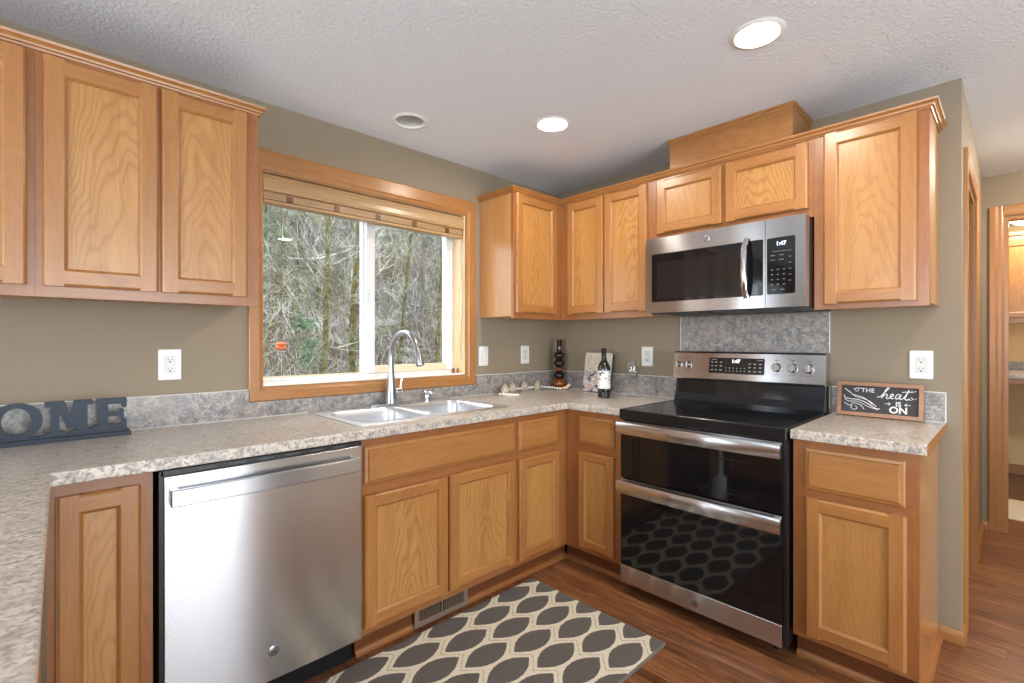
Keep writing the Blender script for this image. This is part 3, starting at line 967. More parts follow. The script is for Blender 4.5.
# corner cabinet with a fixed tall door left of the dishwasher
r = base_S('base_cabinet', 'narrow oak cabinet with one tall door left of the dishwasher', -2.7350, -2.5085, [(-2.7350, -2.695), (-2.550, -2.5085)],
           [(BZ0, 0.15, -2.695, -2.550), (0.842, BZ1, -2.695, -2.550)])
door(r, TS((-2.7175 - 2.5375) / 2, BF, 0.488), 0.180, 0.708, sw=0.055)
toe_S(r, -2.7350, -2.5085)
# peninsula cabinet under the left worktop, doors towards the kitchen
PX = -2.765
r = thing('peninsula_cabinet', 'oak peninsula cabinet beneath the worktop at the left edge', 'cabinet', (-3.0, -1.5, 0.0))
obj('body', MB().box(-3.36, PX - TH, -0.64, -2.60, BZ0, BZ1), SIDEM, r)
T = TE(PX, 0, 0)
frame(r, T, -2.60, -0.64, BZ0, BZ1, [(-2.60, -2.56), (-1.95, -1.90), (-1.29, -1.24), (-0.70, -0.64)], [(BZ0, 0.146, -2.56, -0.70), (0.842, BZ1, -2.56, -0.70)])
for a, b in ((-2.575, -1.932), (-1.918, -1.272), (-1.258, -0.668)):
    door(r, TE(PX, (a + b) / 2, 0.49), b - a, 0.716)
obj('door_bumper', MB().lathe([(0.006, 0), (0.007, 0.006), (0.004, 0.010)], (PX + TH + 0.0002, -0.75, 0.80), 12, 'x'), BLACKP, r, smooth=True)
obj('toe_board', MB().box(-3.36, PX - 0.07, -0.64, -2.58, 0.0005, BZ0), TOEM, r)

# ------------------------------------------------------------------ worktops
CT0, CT1 = 0.8775, 0.914
SKX0, SKX1, SKY0, SKY1 = -1.822, -1.022, -0.538, -0.046   # cut-out
CX1 = -2.727
xs = [-3.60, CX1, SKX0, SKX1, -0.645, -0.0005]
ys = [-2.66, -0.9985, -0.645, SKY0, SKY1, -0.0005]


def mask(i, j):
    if i == 0: return True
    if j == 0: return False
    if j == 1: return i == 4
    if i == 2 and j == 3: return False
    return True


mb = MB().slab(xs, ys, mask, CT0, CT1)
for v in mb.v:
    if abs(v.x - CX1) < 1e-6 and v.y < -0.646: v.x -= 0.0118 * (-0.645 - v.y)
wt = tag(obj('worktop', mb, LAM, org=(-1.6, -0.6, CT1), bevel=0.004), 'mottled grey beige laminate worktop running from the peninsula past the sink to the range', 'countertop')
mb = MB()
mb.box(-3.60, -2.0895, -0.020, -0.0005, CT1 + 0.0003, 1.0385)
mb.box(-2.0895, -0.7825, -0.020, -0.0005, CT1 + 0.0003, 0.9835)
mb.box(-0.7825, -0.0005, -0.020, -0.0005, CT1 + 0.0003, 1.0385)
mb.box(-0.020, -0.0005, -0.0205, -0.9985, CT1 + 0.0003, 1.0385)
obj('backsplash', mb, SPLASH, wt)
mb = MB()
mb.box(-3.60, -2.0895, -0.0212, -0.0005, 1.0386, 1.0412).box(-0.7825, -0.0005, -0.0212, -0.0005, 1.0386, 1.0412).box(-0.0212, -0.0005, -0.0215, -0.9985, 1.0386, 1.0412)
mb.box(-3.60, -0.02, -0.0225, -0.0201, CT1 + 0.0002, CT1 + 0.0022).box(-0.0225, -0.0201, -0.0225, -0.9985, CT1 + 0.0002, CT1 + 0.0022)
obj('caulk_line', mb, CAULK, wt)
w2 = tag(obj('worktop', MB().box(-0.645, -0.0005, -1.7670, -2.1740, CT0, CT1), LAM, bevel=0.004), 'short laminate worktop right of the range under the chalkboard sign', 'countertop')
obj('backsplash', MB().box(-0.020, -0.0005, -1.7670, -2.1715, CT1 + 0.0003, 1.0385), SPLASH, w2)
mb = MB().box(-0.0212, -0.0005, -1.7670, -2.1745, 1.0386, 1.0418).box(-0.0212, -0.0005, -2.1716, -2.1745, CT1 + 0.0002, 1.0386).box(-0.0230, -0.0201, -1.7670, -2.1715, CT1 + 0.0002, CT1 + 0.0026)
obj('white_edging', mb, CAULK, w2)
obj('wood_edge', MB().box(-0.640, -0.004, -2.1741, -2.1752, CT0 + 0.001, CT1 - 0.001), OAKH, w2)

# laminate panel behind the range
pn = tag(obj('splash_panel', MB().box(-0.0065, -0.0005, -0.9925, -1.7515, 1.0425, 1.3985), SPLASH), 'grey speckled laminate panel on the wall behind the range', 'wall panel')
obj('white_edging', MB().box(-0.0085, -0.0005, -0.9895, -0.9925, 1.0425, 1.3985).box(-0.0085, -0.0005, -1.7515, -1.7545, 0.93, 1.3985), CAULK, pn)

# ------------------------------------------------------------------ sink
SZ = CT1 + 0.0045
sk = thing('kitchen_sink', 'double bowl stainless steel sink set into the worktop', 'sink', (-1.42, -0.29, CT1))
outer = rrect(-1.838, -1.006, -0.553, -0.030, 0.025)
B1 = (-1.800, -1.440, -0.515, -0.140)
B2 = (-1.404, -1.044, -0.515, -0.140)
b1 = rrect(*B1, 0.055); b2 = rrect(*B2, 0.055)
pts, tris = fill_loops([outer, b1, b2])
mb = MB().add([(x, y, SZ) for x, y in pts], tris)
mb.loft([[(x, y, SZ) for x, y in outer], [((x + 1.42) * 1.004 - 1.42, (y + 0.29) * 1.006 - 0.29, SZ - 0.0042) for x, y in outer]], False, False)
rim = obj('rim', mb, SINKM, sk, smooth=True)
for B in (B1, B2):
    cx, cy = (B[0] + B[1]) / 2, (B[2] + B[3]) / 2
    rings = []
    for ins, z, rr in ((0.0, SZ, 0.055), (0.004, SZ - 0.006, 0.055), (0.008, SZ - 0.03, 0.055), (0.018, SZ - 0.15, 0.055), (0.028, SZ - 0.170, 0.05), (0.05, SZ - 0.178, 0.04), (0.12, SZ - 0.181, 0.03)):
        rings.append([(x, y, z) for x, y in rrect(B[0] + ins, B[1] - ins, B[2] + ins, B[3] - ins, rr)])
    bw = obj('bowl', MB().loft(rings, False, True), SINKM, sk, smooth=True)
    obj('drain', MB().lathe([(0.045, 0.0), (0.043, 0.003), (0.030, 0.003), (0.028, 0.001), (0.010, 0.001), (0.006, 0.006)], (cx, cy, SZ - 0.1808), 20), CHROME, bw, smooth=True)

# faucet
FX, FYc = -1.420, -0.082
fa = thing('kitchen_faucet', 'brushed nickel gooseneck faucet behind the sink bowls', 'faucet', (FX, FYc, SZ))
plate = rrect(FX - 0.125, FX + 0.125, FYc - 0.030, FYc + 0.030, 0.029, 8)
obj('base_plate', MB().loft([[(x, y, SZ + 0.0005) for x, y in plate], [(x, y, SZ + 0.006) for x, y in plate], [((x - FX) * 0.97 + FX, (y - FYc) * 0.9 + FYc, SZ + 0.009) for x, y in plate]]), NICKEL, fa, smooth=True)
bz = SZ + 0.009
obj('body', MB().lathe([(0.033, 0.0), (0.033, 0.006), (0.0295, 0.03), (0.0235, 0.09), (0.0175, 0.15), (0.0155, 0.20), (0.0145, 0.205)], (FX, FYc, bz), 24), NICKEL, fa, smooth=True)
R, zc = 0.130, 1.172
sp = [(FX, FYc, bz + 0.200), (FX, FYc, zc - 0.01)]
for k in range(0, 17):
    a = math.radians(180 - k * 10.0)
    sp.append((FX, FYc - R - R * math.cos(a), zc + R * math.sin(a)))
obj('spout', MB().tube(sp, 0.0135, 14), NICKEL, fa, smooth=True)
e0 = Vector(sp[-1]); dr = Vector((0, -math.sin(math.radians(20)), -math.cos(math.radians(20))))
hp = [e0 + dr * s for s in (0.0, 0.004, 0.03, 0.075, 0.085)]
obj('spray_head', MB().tube(hp, [0.0145, 0.016, 0.0175, 0.0215, 0.0185], 16), NICKEL, fa, smooth=True)
lv = obj('handle_hub', MB().lathe([(0.013, 0.012), (0.0145, 0.02), (0.0145, 0.062), (0.010, 0.068)], (FX, FYc, bz + 0.062), 16, 'x'), CHROME, fa, smooth=True)
obj('lever', MB().tube([(FX + 0.055, FYc, bz + 0.066), (FX + 0.058, FYc - 0.004, bz + 0.10), (FX + 0.064, FYc - 0.008, bz + 0.135)], [0.008, 0.0062, 0.0055], 10), CHROME, lv, smooth=True)
sd_ = thing('soap_dispenser', 'small chrome soap pump to the right of the faucet', 'soap dispenser', (-1.195, -0.085, SZ))
sx, sy = -1.195, -0.085
obj('base', MB().lathe([(0.021, 0.0005), (0.021, 0.004), (0.017, 0.010), (0.0155, 0.036), (0.010, 0.040)], (sx, sy, SZ), 18), CHROME, sd_, smooth=True)
obj('pump_head', MB().lathe([(0.009, 0.040), (0.021, 0.042), (0.022, 0.056), (0.016, 0.061)], (sx, sy, SZ), 18).tube([(sx, sy, SZ + 0.052), (sx, sy - 0.035, SZ + 0.052), (sx, sy - 0.048, SZ + 0.045)], 0.006, 10), CHROME, sd_, smooth=True)

# ================================================================== APPLIANCES
def emblem(parent, T, r=0.016):
    """small round maker's badge with looping script strokes"""
    mb = MB(T)
    k = 32
    ring = lambda rad, d: [(rad * math.cos(2 * PI * i / k), d, rad * math.sin(2 * PI * i / k)) for i in range(k)]
    mb.loft([ring(r, 0.0002), ring(r, 0.0016), ring(r * 0.94, 0.0022)])
    e = obj('badge', mb, NICKEL, parent, smooth=True)
    mb = MB(T)
    circ = [(r * 0.82 * math.cos(2 * PI * i / 24), 0.0024, r * 0.82 * math.sin(2 * PI * i / 24)) for i in range(25)]
    mb.tube(circ, r * 0.035, 5)
    g = [(-0.10, 0.45), (-0.35, 0.50), (-0.52, 0.28), (-0.42, 0.02), (-0.18, 0.05), (-0.08, 0.3), (-0.12, -0.2), (-0.3, -0.45), (-0.5, -0.35), (-0.35, -0.12), (0.05, -0.05)]
    s = [(0.45, 0.40), (0.25, 0.52), (0.08, 0.36), (0.20, 0.14), (0.38, 0.16), (0.12, 0.02), (0.06, -0.28), (0.28, -0.46), (0.50, -0.28)]
    for path in (g, s): mb.tube([(a * r, 0.0024, b * r) for a, b in path], r * 0.05, 5)
    obj('script_mark', mb, DARKTXT, e)
    return e


# dishwasher
DX0, DX1, DY = -2.4985, -1.8630, -0.650
dw = thing('dishwasher', 'stainless steel dishwasher with a bar handle under the worktop', 'dishwasher', ((DX0 + DX1) / 2, -0.3, 0.0))
obj('tub', MB().box(DX0 + 0.002, DX1 - 0.002, -0.05, -0.600, 0.10, 0.860), BLACKP, dw)
mb = MB()
xm = (DX0 + DX1) / 2
ringp = []
NXS = 14
outer_pts = []
for i in range(NXS + 1):
    u = i / NXS
    x = DX0 + 0.012 + (DX1 - DX0 - 0.016) * u
    outer_pts.append((x, DY + 0.004 - 0.004 * (1 - (2 * u - 1) ** 2)))
poly = outer_pts + [(DX1 - 0.004, -0.605), (DX0 + 0.012, -0.605)]
mb.prism(poly, lambda a, b: (a, b, 0.118), lambda a, b: (a, b, 0.857))
pan = obj('door_panel', mb, STEEL, dw, bevel=0.0025, smooth=True)
obj('top_strip', MB().box(DX0 + 0.006, DX1 - 0.002, -0.600, -0.640, 0.8585, 0.8735), BLACKP, dw)
mb = MB()
for k in range(6): mb.box(-2.40 + k * 0.085, -2.35 + k * 0.085, -0.6405, -0.6415, 0.863, 0.868)
obj('control_marks', mb, DARKTXT, dw)
obj('side_gasket', MB().box(DX0 + 0.001, DX0 + 0.0115, -0.600, -0.640, 0.09, 0.872), BLACKP, dw)
hx0, hx1, hz0, hz1 = -2.4745, -1.886, 0.772, 0.822
hp = []
for i in range(17):
    u = i / 16
    hp.append((hx0 + (hx1 - hx0) * u, DY - 0.036 - 0.006 * (1 - (2 * u - 1) ** 2)))
poly = hp + [(hx1, DY - 0.020)] + [(x, y + 0.018) for x, y in hp[::-1]] + [(hx0, DY - 0.020)]
STEELH = steel('handle_steel', (0.46, 0.46, 0.47, 1), 0.3)
hd = obj('handle', MB().prism(hp + [(x, y + 0.016) for x, y in hp[::-1]], lambda a, b: (a, b, hz0), lambda a, b: (a, b, hz1)), STEELH, dw, bevel=0.003, smooth=True)
for a_, b_ in ((hx0, hx0 + 0.022), (hx1 - 0.022, hx1)):
    obj('handle_post', MB().box(a_, b_, DY - 0.030, DY + 0.001, hz0 + 0.002, hz1 - 0.002), STEEL, hd, bevel=0.002)
emblem(dw, TS(-2.186, DY - 0.0005, 0.217), 0.017)
obj('kick_plate', MB().box(DX0 + 0.004, DX1 - 0.004, -0.545, -0.560, 0.001, 0.112), BLACKP, dw)

# range
RY0, RY1 = -1.0030, -1.7610
RXF = -0.662
rg = thing('electric_range', 'stainless and black double oven range with smooth glass cooktop', 'range', (-0.34, (RY0 + RY1) / 2, 0.0))
obj('body', MB().box(-0.628, -0.030, RY0 - 0.002, RY1 + 0.002, 0.06, 0.900), BLACKE, rg)
for fy in (RY0 - 0.06, RY1 + 0.06):
    for fx in (-0.57, -0.09): obj('foot', MB().lathe([(0.018, 0.0005), (0.018, 0.01), (0.012, 0.012), (0.012, 0.061)], (fx, fy, 0), 12), BLACKP, rg)
# cooktop: black glass set in a dark metal rim
ctp = obj('cooktop', MB().box(-0.650, -0.125, RY0 - 0.012, RY1 + 0.012, 0.900, 0.9165), COOKG, rg, bevel=0.002)
mb = MB().box(-0.672, -0.650, RY0, RY1, 0.868, 0.9185).box(-0.650, -0.125, RY0, RY0 - 0.012, 0.900, 0.9185).box(-0.650, -0.125, RY1 + 0.012, RY1, 0.900, 0.9185)
obj('cooktop_rim', mb, mat('dark_rim', (0.012, 0.012, 0.013, 1), 0.22, 0.3), ctp, bevel=0.004, seg=3)
mb = MB()
for bx, by, br in ((-0.49, -1.20, 0.105), (-0.49, -1.57, 0.115), (-0.27, -1.20, 0.075), (-0.27, -1.57, 0.085), (-0.27, -1.385, 0.055)):
    for rr in (br, br * 0.62):
        k = 48
        a = [(bx + rr * math.cos(2 * PI * i / k), by + rr * math.sin(2 * PI * i / k), 0.9167) for i in range(k)]
        b = [(bx + (rr - 0.0016) * math.cos(2 * PI * i / k), by + (rr - 0.0016) * math.sin(2 * PI * i / k), 0.9167) for i in range(k)]
        mb.loft([a, b], False, False)
obj('burner_ring', mb, BURNER, ctp)


def oven_door(z0, z1, hz0, hz1, wz0, wz1, name, steel_bottom=None):
    zb = steel_bottom if steel_bottom else z0
    mb = MB().box(-0.6285, RXF, RY0 - 0.003, RY1 + 0.016, z0, z1)
    d = obj(name, mb, BLACKG, rg, bevel=0.0025)
    # viewing window set a little behind the front glass
    mw = MB()
    y0, y1 = RY0 - 0.085, RY1 + 0.105
    fr = 0.006
    mw.box(RXF - 0.0002, RXF - 0.0008, y0, y1, wz0, wz0 + fr).box(RXF - 0.0002, RXF - 0.0008, y0, y1, wz1 - fr, wz1)
    mw.box(RXF - 0.0002, RXF - 0.0008, y0, y0 - fr, wz0, wz1).box(RXF - 0.0002, RXF - 0.0008, y1 + fr, y1, wz0, wz1)
    obj('window_border', mw, mat('oven_window_border', (0.011, 0.011, 0.012, 1), 0.08), d)
    # full-width bowed handle
    pts = []
    N = 18
    ya, yb = RY0 + 0.004, RY1 + 0.014
    for i in range(N + 1):
        u = i / N
        pts.append((ya + (yb - ya) * u, RXF - 0.034 - 0.010 * (1 - (2 * u - 1) ** 2)))
    hm = MB()
    rings = []
    for y, x in pts:
        c = (hz0 + hz1) / 2; hh = (hz1 - hz0) / 2
        rings.append([(x + 0.020, y, c - hh + 0.004), (x + 0.004, y, c - hh), (x, y, c - hh * 0.6), (x - 0.001, y, c), (x, y, c + hh * 0.6), (x + 0.006, y, c + hh), (x + 0.020, y, c + hh - 0.004)])
    hm.loft(rings)
    h = obj('handle', hm, STEEL, d, smooth=True)
    for a_, b_ in ((ya - 0.002, ya - 0.030), (yb + 0.002, yb + 0.030)):
        obj('handle_post', MB().box(RXF - 0.020, RXF + 0.001, a_, b_, hz0 + 0.004, hz1 - 0.004), STEEL, h)
    obj('top_trim', MB().box(RXF - 0.001, RXF + 0.02, RY0 - 0.004, RY1 + 0.017, z1 - 0.012, z1 + 0.001), STEEL, d)
    return d


oven_door(0.578, 0.858, 0.800, 0.856, 0.61, 0.76, 'upper_oven_door')
ld = oven_door(0.146, 0.570, 0.508, 0.568, 0.19, 0.46, 'lower_oven_door')
bp = obj('bottom_panel', MB().box(-0.6285, RXF - 0.003, RY0 - 0.003, RY1 + 0.016, 0.056, 0.1445), STEEL, rg, bevel=0.003)
emblem(bp, TW(RXF - 0.0032, -1.393, 0.098), 0.0175)
obj('side_trim', MB().box(-0.655, -0.628, RY1 + 0.014, RY1 + 0.001, 0.06, 0.866).box(-0.640, -0.628, RY0 - 0.002, RY0 - 0.0005, 0.06, 0.866), BLACKP, rg)
# backguard
BGT, BGB = 1.200, 1.040
lowp = [(-0.030, 0.9005), (-0.124, 0.9005), (-0.124, 0.93), (-0.105, 0.965), (-0.092, BGB + 0.002), (-0.030, BGB + 0.002)]
obj('lower_backguard', MB().prism(lowp, lambda a, b: (a, RY0 - 0.006, b), lambda a, b: (a, RY1 + 0.006, b)), BLACKE, rg, bevel=0.003)
cpp = [(-0.030, BGB + 0.003), (-0.112, BGB + 0.003), (-0.119, BGB + 0.010), (-0.100, BGT - 0.010), (-0.090, BGT), (-0.030, BGT)]
cpnl = obj('control_panel', MB().prism(cpp, lambda a, b: (a, RY0 + 0.004, b), lambda a, b: (a, RY1 - 0.001, b)), STEEL, rg, bevel=0.003)
# local frame on the slanted control face
sl = Vector((-0.100 + 0.119, 0, BGT - 0.010 - BGB - 0.010)); slh = sl.length; sl.normalize()
nrm = Vector((-sl.z, 0, sl.x))
pc = Vector((-0.1095, 0, (BGT + BGB) / 2))
def TP(cy, dz): return lambda p: tuple(pc + sl * (dz + p[2]) + nrm * p[1] + Vector((0, cy - p[0], 0)))
mb = MB(TP(-1.352, 0.005))
mb.loft([[(x, 0.0002, z) for x, z in rrect(-0.142, 0.142, -0.042, 0.042, 0.006, 3)], [(x, 0.0022, z) for x, z in rrect(-0.142, 0.142, -0.042, 0.042, 0.006, 3)]])
dsp = obj('display_panel', mb, mat('display_black', (0.015, 0.014, 0.013, 1), 0.15), cpnl)
mb = MB(TP(-1.352, 0.005))
for gx in (-0.125, -0.104, -0.078):
    for gz in (0.018, -0.002, -0.024): mb.box(gx - 0.006, gx + 0.006, 0.0022, 0.0028, gz - 0.0028, gz + 0.0028)
for gx in (0.070, 0.096, 0.122):
    for gz in (0.012, -0.006, -0.026): mb.box(gx - 0.006, gx + 0.006, 0.0022, 0.0028, gz - 0.0028, gz + 0.0028)
for i in range(6):
    for gz in (-0.012, -0.027): mb.box(-0.052 + i * 0.019, -0.048 + i * 0.019, 0.0022, 0.0028, gz - 0.003, gz + 0.003)
mb.box(-0.13, -0.10, 0.0022, 0.0028, 0.031, 0.034).box(0.105, 0.135, 0.0022, 0.0028, 0.031, 0.034)
obj('button_marks', mb, GREYTXT, dsp)
mb = MB(); Tq = TP(-1.352, 0.005); text_into(mb, '1:47', 0.026, lambda a, b, d: Tq((a, 0.0024 + d, b + 0.024)), 0.0006, bold=0.0006)
obj('clock_digits', mb, LCD, dsp)
KM = mat('knob_steel', (0.42, 0.41, 0.40, 1), 0.16, 1.0)
for ky in (-1.0310, -1.0890, -1.5500, -1.6220, -1.6930):
    Tk = TP(ky, 0.004)
    mb = MB(Tk)
    k = 24
    rg_ = lambda r, d: [(r * math.cos(2 * PI * i / k), d, r * math.sin(2 * PI * i / k)) for i in range(k)]
    rr = 0.0205 if ky < -1.2 else 0.0165
    mb.loft([rg_(rr * 1.12, 0.0004), rg_(rr * 1.12, 0.003), rg_(rr, 0.004), rg_(rr * 0.95, 0.018), rg_(rr * 0.85, 0.021)])
    kn = obj('knob', mb, KM, rg, smooth=True)
    obj('knob_grip', MB(Tk).box(-0.0035, 0.0035, 0.020, 0.030, -rr * 0.95, rr * 0.95), KM, kn, bevel=0.0015)
mb = MB()
for ky in (-1.0310, -1.0890, -1.5500, -1.6220, -1.6930):
    Tk = TP(ky, 0.004); mb.T = Tk
    mb.box(-0.008, 0.008, 0.0003, 0.0006, 0.036, 0.039).box(-0.012, 0.012, 0.0003, 0.0006, -0.036, -0.034)
    for q in range(7):
        a = math.radians(-30 + q * 40)
        mb.box(0.028 * math.cos(a) - 0.0012, 0.028 * math.cos(a) + 0.0012, 0.0003, 0.0006, 0.028 * math.sin(a) - 0.0012, 0.028 * math.sin(a) + 0.0012)
mb.T = None
obj('dial_marks', mb, DARKTXT, cpnl)

# microwave
MF = -0.4154
MZ0, MZ1 = 1.4065, 1.7985
MY0, MY1 = -1.0030, -1.7605
mw = thing('microwave_oven', 'stainless steel over the range microwave with black glass door', 'microwave', (-0.2, (MY0 + MY1) / 2, MZ0))
obj('body', MB().box(-0.002, -0.372, MY0 - 0.002, MY1 + 0.002, MZ0 - 0.004, MZ1 - 0.002), mat('microwave_case', (0.03, 0.03, 0.032, 1), 0.4, 0.3), mw)
# door with a rectangular opening, built as a ring around the window
DYR = -1.5990
def ring_frame(T, u0, u1, z0, z1, iu0, iu1, iz0, iz1, d0, d1, r=0.008):
    outer = rrect(u0, u1, z0, z1, 0.0012, 5); inner = rrect(iu0, iu1, iz0, iz1, r, 5)
    mb = MB(T)
    mb.loft([[(a, d0, b) for a, b in outer], [(a, d1, b) for a, b in outer], [(a, d1, b) for a, b in inner], [(a, d0 + 0.030, b) for a, b in inner], [(a, d0, b) for a, b in inner], [(a, d0, b) for a, b in outer]], False, False)
    return mb
Tm = TW(MF, 0, 0)
md = obj('door', ring_frame(Tm, -MY0, -DYR, MZ0, MZ1, 1.0360, 1.5910, 1.462, 1.7145, -0.044, 0.0), STEEL, mw)
md.data.materials[0] = STEEL
# door window: black border glass with a paler mesh screen area
obj('door_glass', MB(Tm).box(1.0352, 1.5918, -0.020, -0.0025, 1.4612, 1.7153), BLACKG, md)
obj('mesh_window', MB(Tm).box(1.066, 1.512, -0.0024, -0.0018, 1.478, 1.672), mat('mesh_screen', (0.016, 0.014, 0.013, 1), 0.06, Specular_IOR_Level=0.3), md)
hb = MB()
rings = []
for i in range(15):
    u = i / 14
    z = 1.452 + (1.728 - 1.452) * u
    x = MF - 0.004 - 0.036 * (1 - abs(2 * u - 1) ** 3.0)
    rings.append([(x, -1.508, z), (x - 0.008, -1.511, z), (x - 0.010, -1.520, z), (x - 0.008, -1.529, z), (x, -1.532, z), (x + 0.006, -1.520, z)])
hb.loft(rings)
obj('handle', hb, mat('polished_steel', (0.70, 0.70, 0.71, 1), 0.15, 1.0), md, smooth=True)
cpm = obj('control_column', ring_frame(Tm, -DYR + 0.002, -MY1, MZ0, MZ1, 1.6065, 1.7205, 1.464, 1.7135, -0.044, 0.0), STEEL, mw)
obj('keypad', MB(Tm).box(1.6055, 1.7215, -0.020, -0.0015, 1.463, 1.7145), BLACKG, cpm)
mb = MB(Tm)
for r_ in range(4):
    for c_ in range(3): mb.box(1.6235 + c_ * 0.024, 1.6315 + c_ * 0.024, -0.0014, -0.0009, 1.505 + r_ * 0.022, 1.509 + r_ * 0.022)
for r_ in range(6): mb.box(1.694, 1.705, -0.0014, -0.0009, 1.52 + r_ * 0.026, 1.5225 + r_ * 0.026)
for c_ in range(2):
    mb.box(1.622 + c_ * 0.035, 1.640 + c_ * 0.035, -0.0014, -0.0009, 1.614, 1.617).box(1.622 + c_ * 0.035, 1.640 + c_ * 0.035, -0.0014, -0.0009, 1.634, 1.637).box(1.626 + c_ * 0.035, 1.642 + c_ * 0.035, -0.0014, -0.0009, 1.482, 1.486)
mb.box(1.63, 1.69, -0.0014, -0.0009, 1.652, 1.654)
obj('key_marks', mb, mat('key_grey', srgb(110, 112, 112), 0.5), cpm)
mb = MB(); text_into(mb, '1:47', 0.024, lambda a, b, d: (MF + 0.0014 - d, -1.664 - a, 1.686 + b), 0.0006, bold=0.0006)
obj('clock_digits', mb, LCD, cpm)
emblem(md, TW(MF, -1.333, 1.757), 0.0165)
FILTM = mat('filter_grey', srgb(80, 80, 82), 0.5, 0.5)
obj('grease_filter', MB().box(-0.10, -0.30, -1.10, -1.30, MZ0 - 0.010, MZ0 - 0.0042), FILTM, mw)
obj('grease_filter', MB().box(-0.10, -0.30, -1.46, -1.66, MZ0 - 0.010, MZ0 - 0.0042), FILTM, mw)

# ================================================================== OUTLETS AND SWITCHES
def plate_W(): pass


def wall_plate(name, label, T, w, h, kind, cat):
    c = T((0, 0, 0))
    r = thing(name, label, cat, c)
    rr = rrect(-w / 2, w / 2, -h / 2, h / 2, 0.004, 3)
    mb = MB(T)
    mb.loft([[(a, 0.0003, b) for a, b in rr], [(a, 0.004, b) for a, b in rr], [(a * 0.95, 0.0058, b * 0.97) for a, b in rr]])
    obj('cover_plate', mb, WHITE, r)
    dc = rrect(-0.0165, 0.0165, -0.0335, 0.0335, 0.003, 2)
    mb = MB(T); mb.loft([[(a, 0.0057, b) for a, b in dc], [(a, 0.0072, b) for a, b in dc]])
    ins = obj('receptacle' if kind != 'switch' else 'rocker', mb, WHITE2, r)
    mg = MB(T); mg.loft([[(a * 1.06, 0.00575, b * 1.03) for a, b in dc], [(a * 1.06, 0.0062, b * 1.03) for a, b in dc]])
    obj('seam', mg, SEAM, r)
    mb = MB(T)
    for z in (0.040, -0.040): mb.loft([[(0.003 * math.cos(i * PI / 5), 0.0056, z * 1.18 + 0.003 * math.sin(i * PI / 5)) for i in range(10)], [(0.003 * math.cos(i * PI / 5), 0.0064, z * 1.18 + 0.003 * math.sin(i * PI / 5)) for i in range(10)]])
    obj('screw', mb, WHITE, r)
    if kind != 'switch':
        mb = MB(T)
        for z in (0.019, -0.019):
            mb.box(-0.0075, -0.0055, 0.0071, 0.0076, z - 0.002, z + 0.006).box(0.0055, 0.0075, 0.0071, 0.0076, z - 0.001, z + 0.006)
            mb.loft([[(0.0032 * math.cos(i * PI / 6), 0.0071, z - 0.008 + 0.0032 * math.sin(i * PI / 6)) for i in range(12)], [(0.0032 * math.cos(i * PI / 6), 0.0077, z - 0.008 + 0.0032 * math.sin(i * PI / 6)) for i in range(12)]])
        obj('slot', mb, DARKSLOT, ins)
        if kind == 'gfci':
            mb = MB(T).box(-0.010, -0.001, 0.0071, 0.0082, -0.003, 0.003).box(0.001, 0.010, 0.0071, 0.0082, -0.003, 0.003)
            obj('test_button', mb, WHITE, ins)
    else:
        mb = MB(T); mb.add([(-0.0135, 0.0072, -0.030), (0.0135, 0.0072, -0.030), (0.0135, 0.0072, 0.030), (-0.0135, 0.0072, 0.030), (-0.0135, 0.0105, -0.030), (0.0135, 0.0105, -0.030)], [(0, 1, 5, 4), (4, 5, 2, 3), (0, 4, 3), (1, 2, 5), (0, 3, 2, 1)])
        obj('paddle', mb, WHITE, ins)
    return r


wall_plate('wall_outlet', 'white duplex outlet on the wall below the left cabinets', TS(-2.376, 0, 1.162), 0.078, 0.124, 'outlet', 'outlet')
wall_plate('light_switch', 'white rocker switch plate just right of the window trim', TS(-0.709, 0, 1.160), 0.078, 0.124, 'switch', 'switch')
wall_plate('wall_outlet', 'white outlet under the corner cabinet right of the switch', TS(-0.328, 0, 1.162), 0.078, 0.124, 'gfci', 'outlet')
wall_plate('wall_outlet', 'white outlet on the stove wall behind the wine glass', TW(0, -0.766, 1.160), 0.078, 0.122, 'gfci', 'outlet')
wall_plate('wall_outlet', 'white outlet above the chalkboard sign', TW(0, -2.0925, 1.155), 0.079, 0.122, 'gfci', 'outlet')

# ================================================================== CEILING LIGHTS
TRIMW = mat('lamp_trim_white', srgb(236, 236, 234), 0.4)
BAFF = mat('lamp_baffle_grey', srgb(196, 194, 190), 0.35)


def ceiling_light(label, x, y, lit=True):
    r = thing('ceiling_light', label, 'ceiling light', (x, y, CEIL), group=None)
    prof = [(LR - 0.002, 0.004), (LR - 0.002, -0.001), (LR + 0.003, -0.0065), (LR + 0.018, -0.0045), (LR + 0.022, -0.0008), (LR + 0.0005, -0.0008)]
    rings = [[(x + rr * math.cos(2 * PI * k / 36), y + rr * math.sin(2 * PI * k / 36), CEIL + h) for k in range(36)] for rr, h in prof]
    obj('trim_ring', MB().loft(rings, False, False), TRIMW, r, smooth=True)
    if lit:
        obj('lens', MB().lathe([(LR - 0.0025, 0.002), (LR - 0.0025, 0.006)], (x, y, CEIL - 0.0035), 36), LENS, r)
    else:
        rings = [[(x + rr * math.cos(2 * PI * k / 36), y + rr * math.sin(2 * PI * k / 36), CEIL + h) for k in range(36)] for rr, h in ((LR - 0.002, 0.003), (LR - 0.006, 0.02), (LR - 0.014, 0.085))]
        obj('baffle', MB().loft(rings, False, True), BAFF, r, smooth=True)
        obj('bulb', MB().lathe([(0.048, 0.084), (0.050, 0.06), (0.040, 0.050), (0.015, 0.046)], (x, y, CEIL), 24), TRIMW, r, smooth=True)


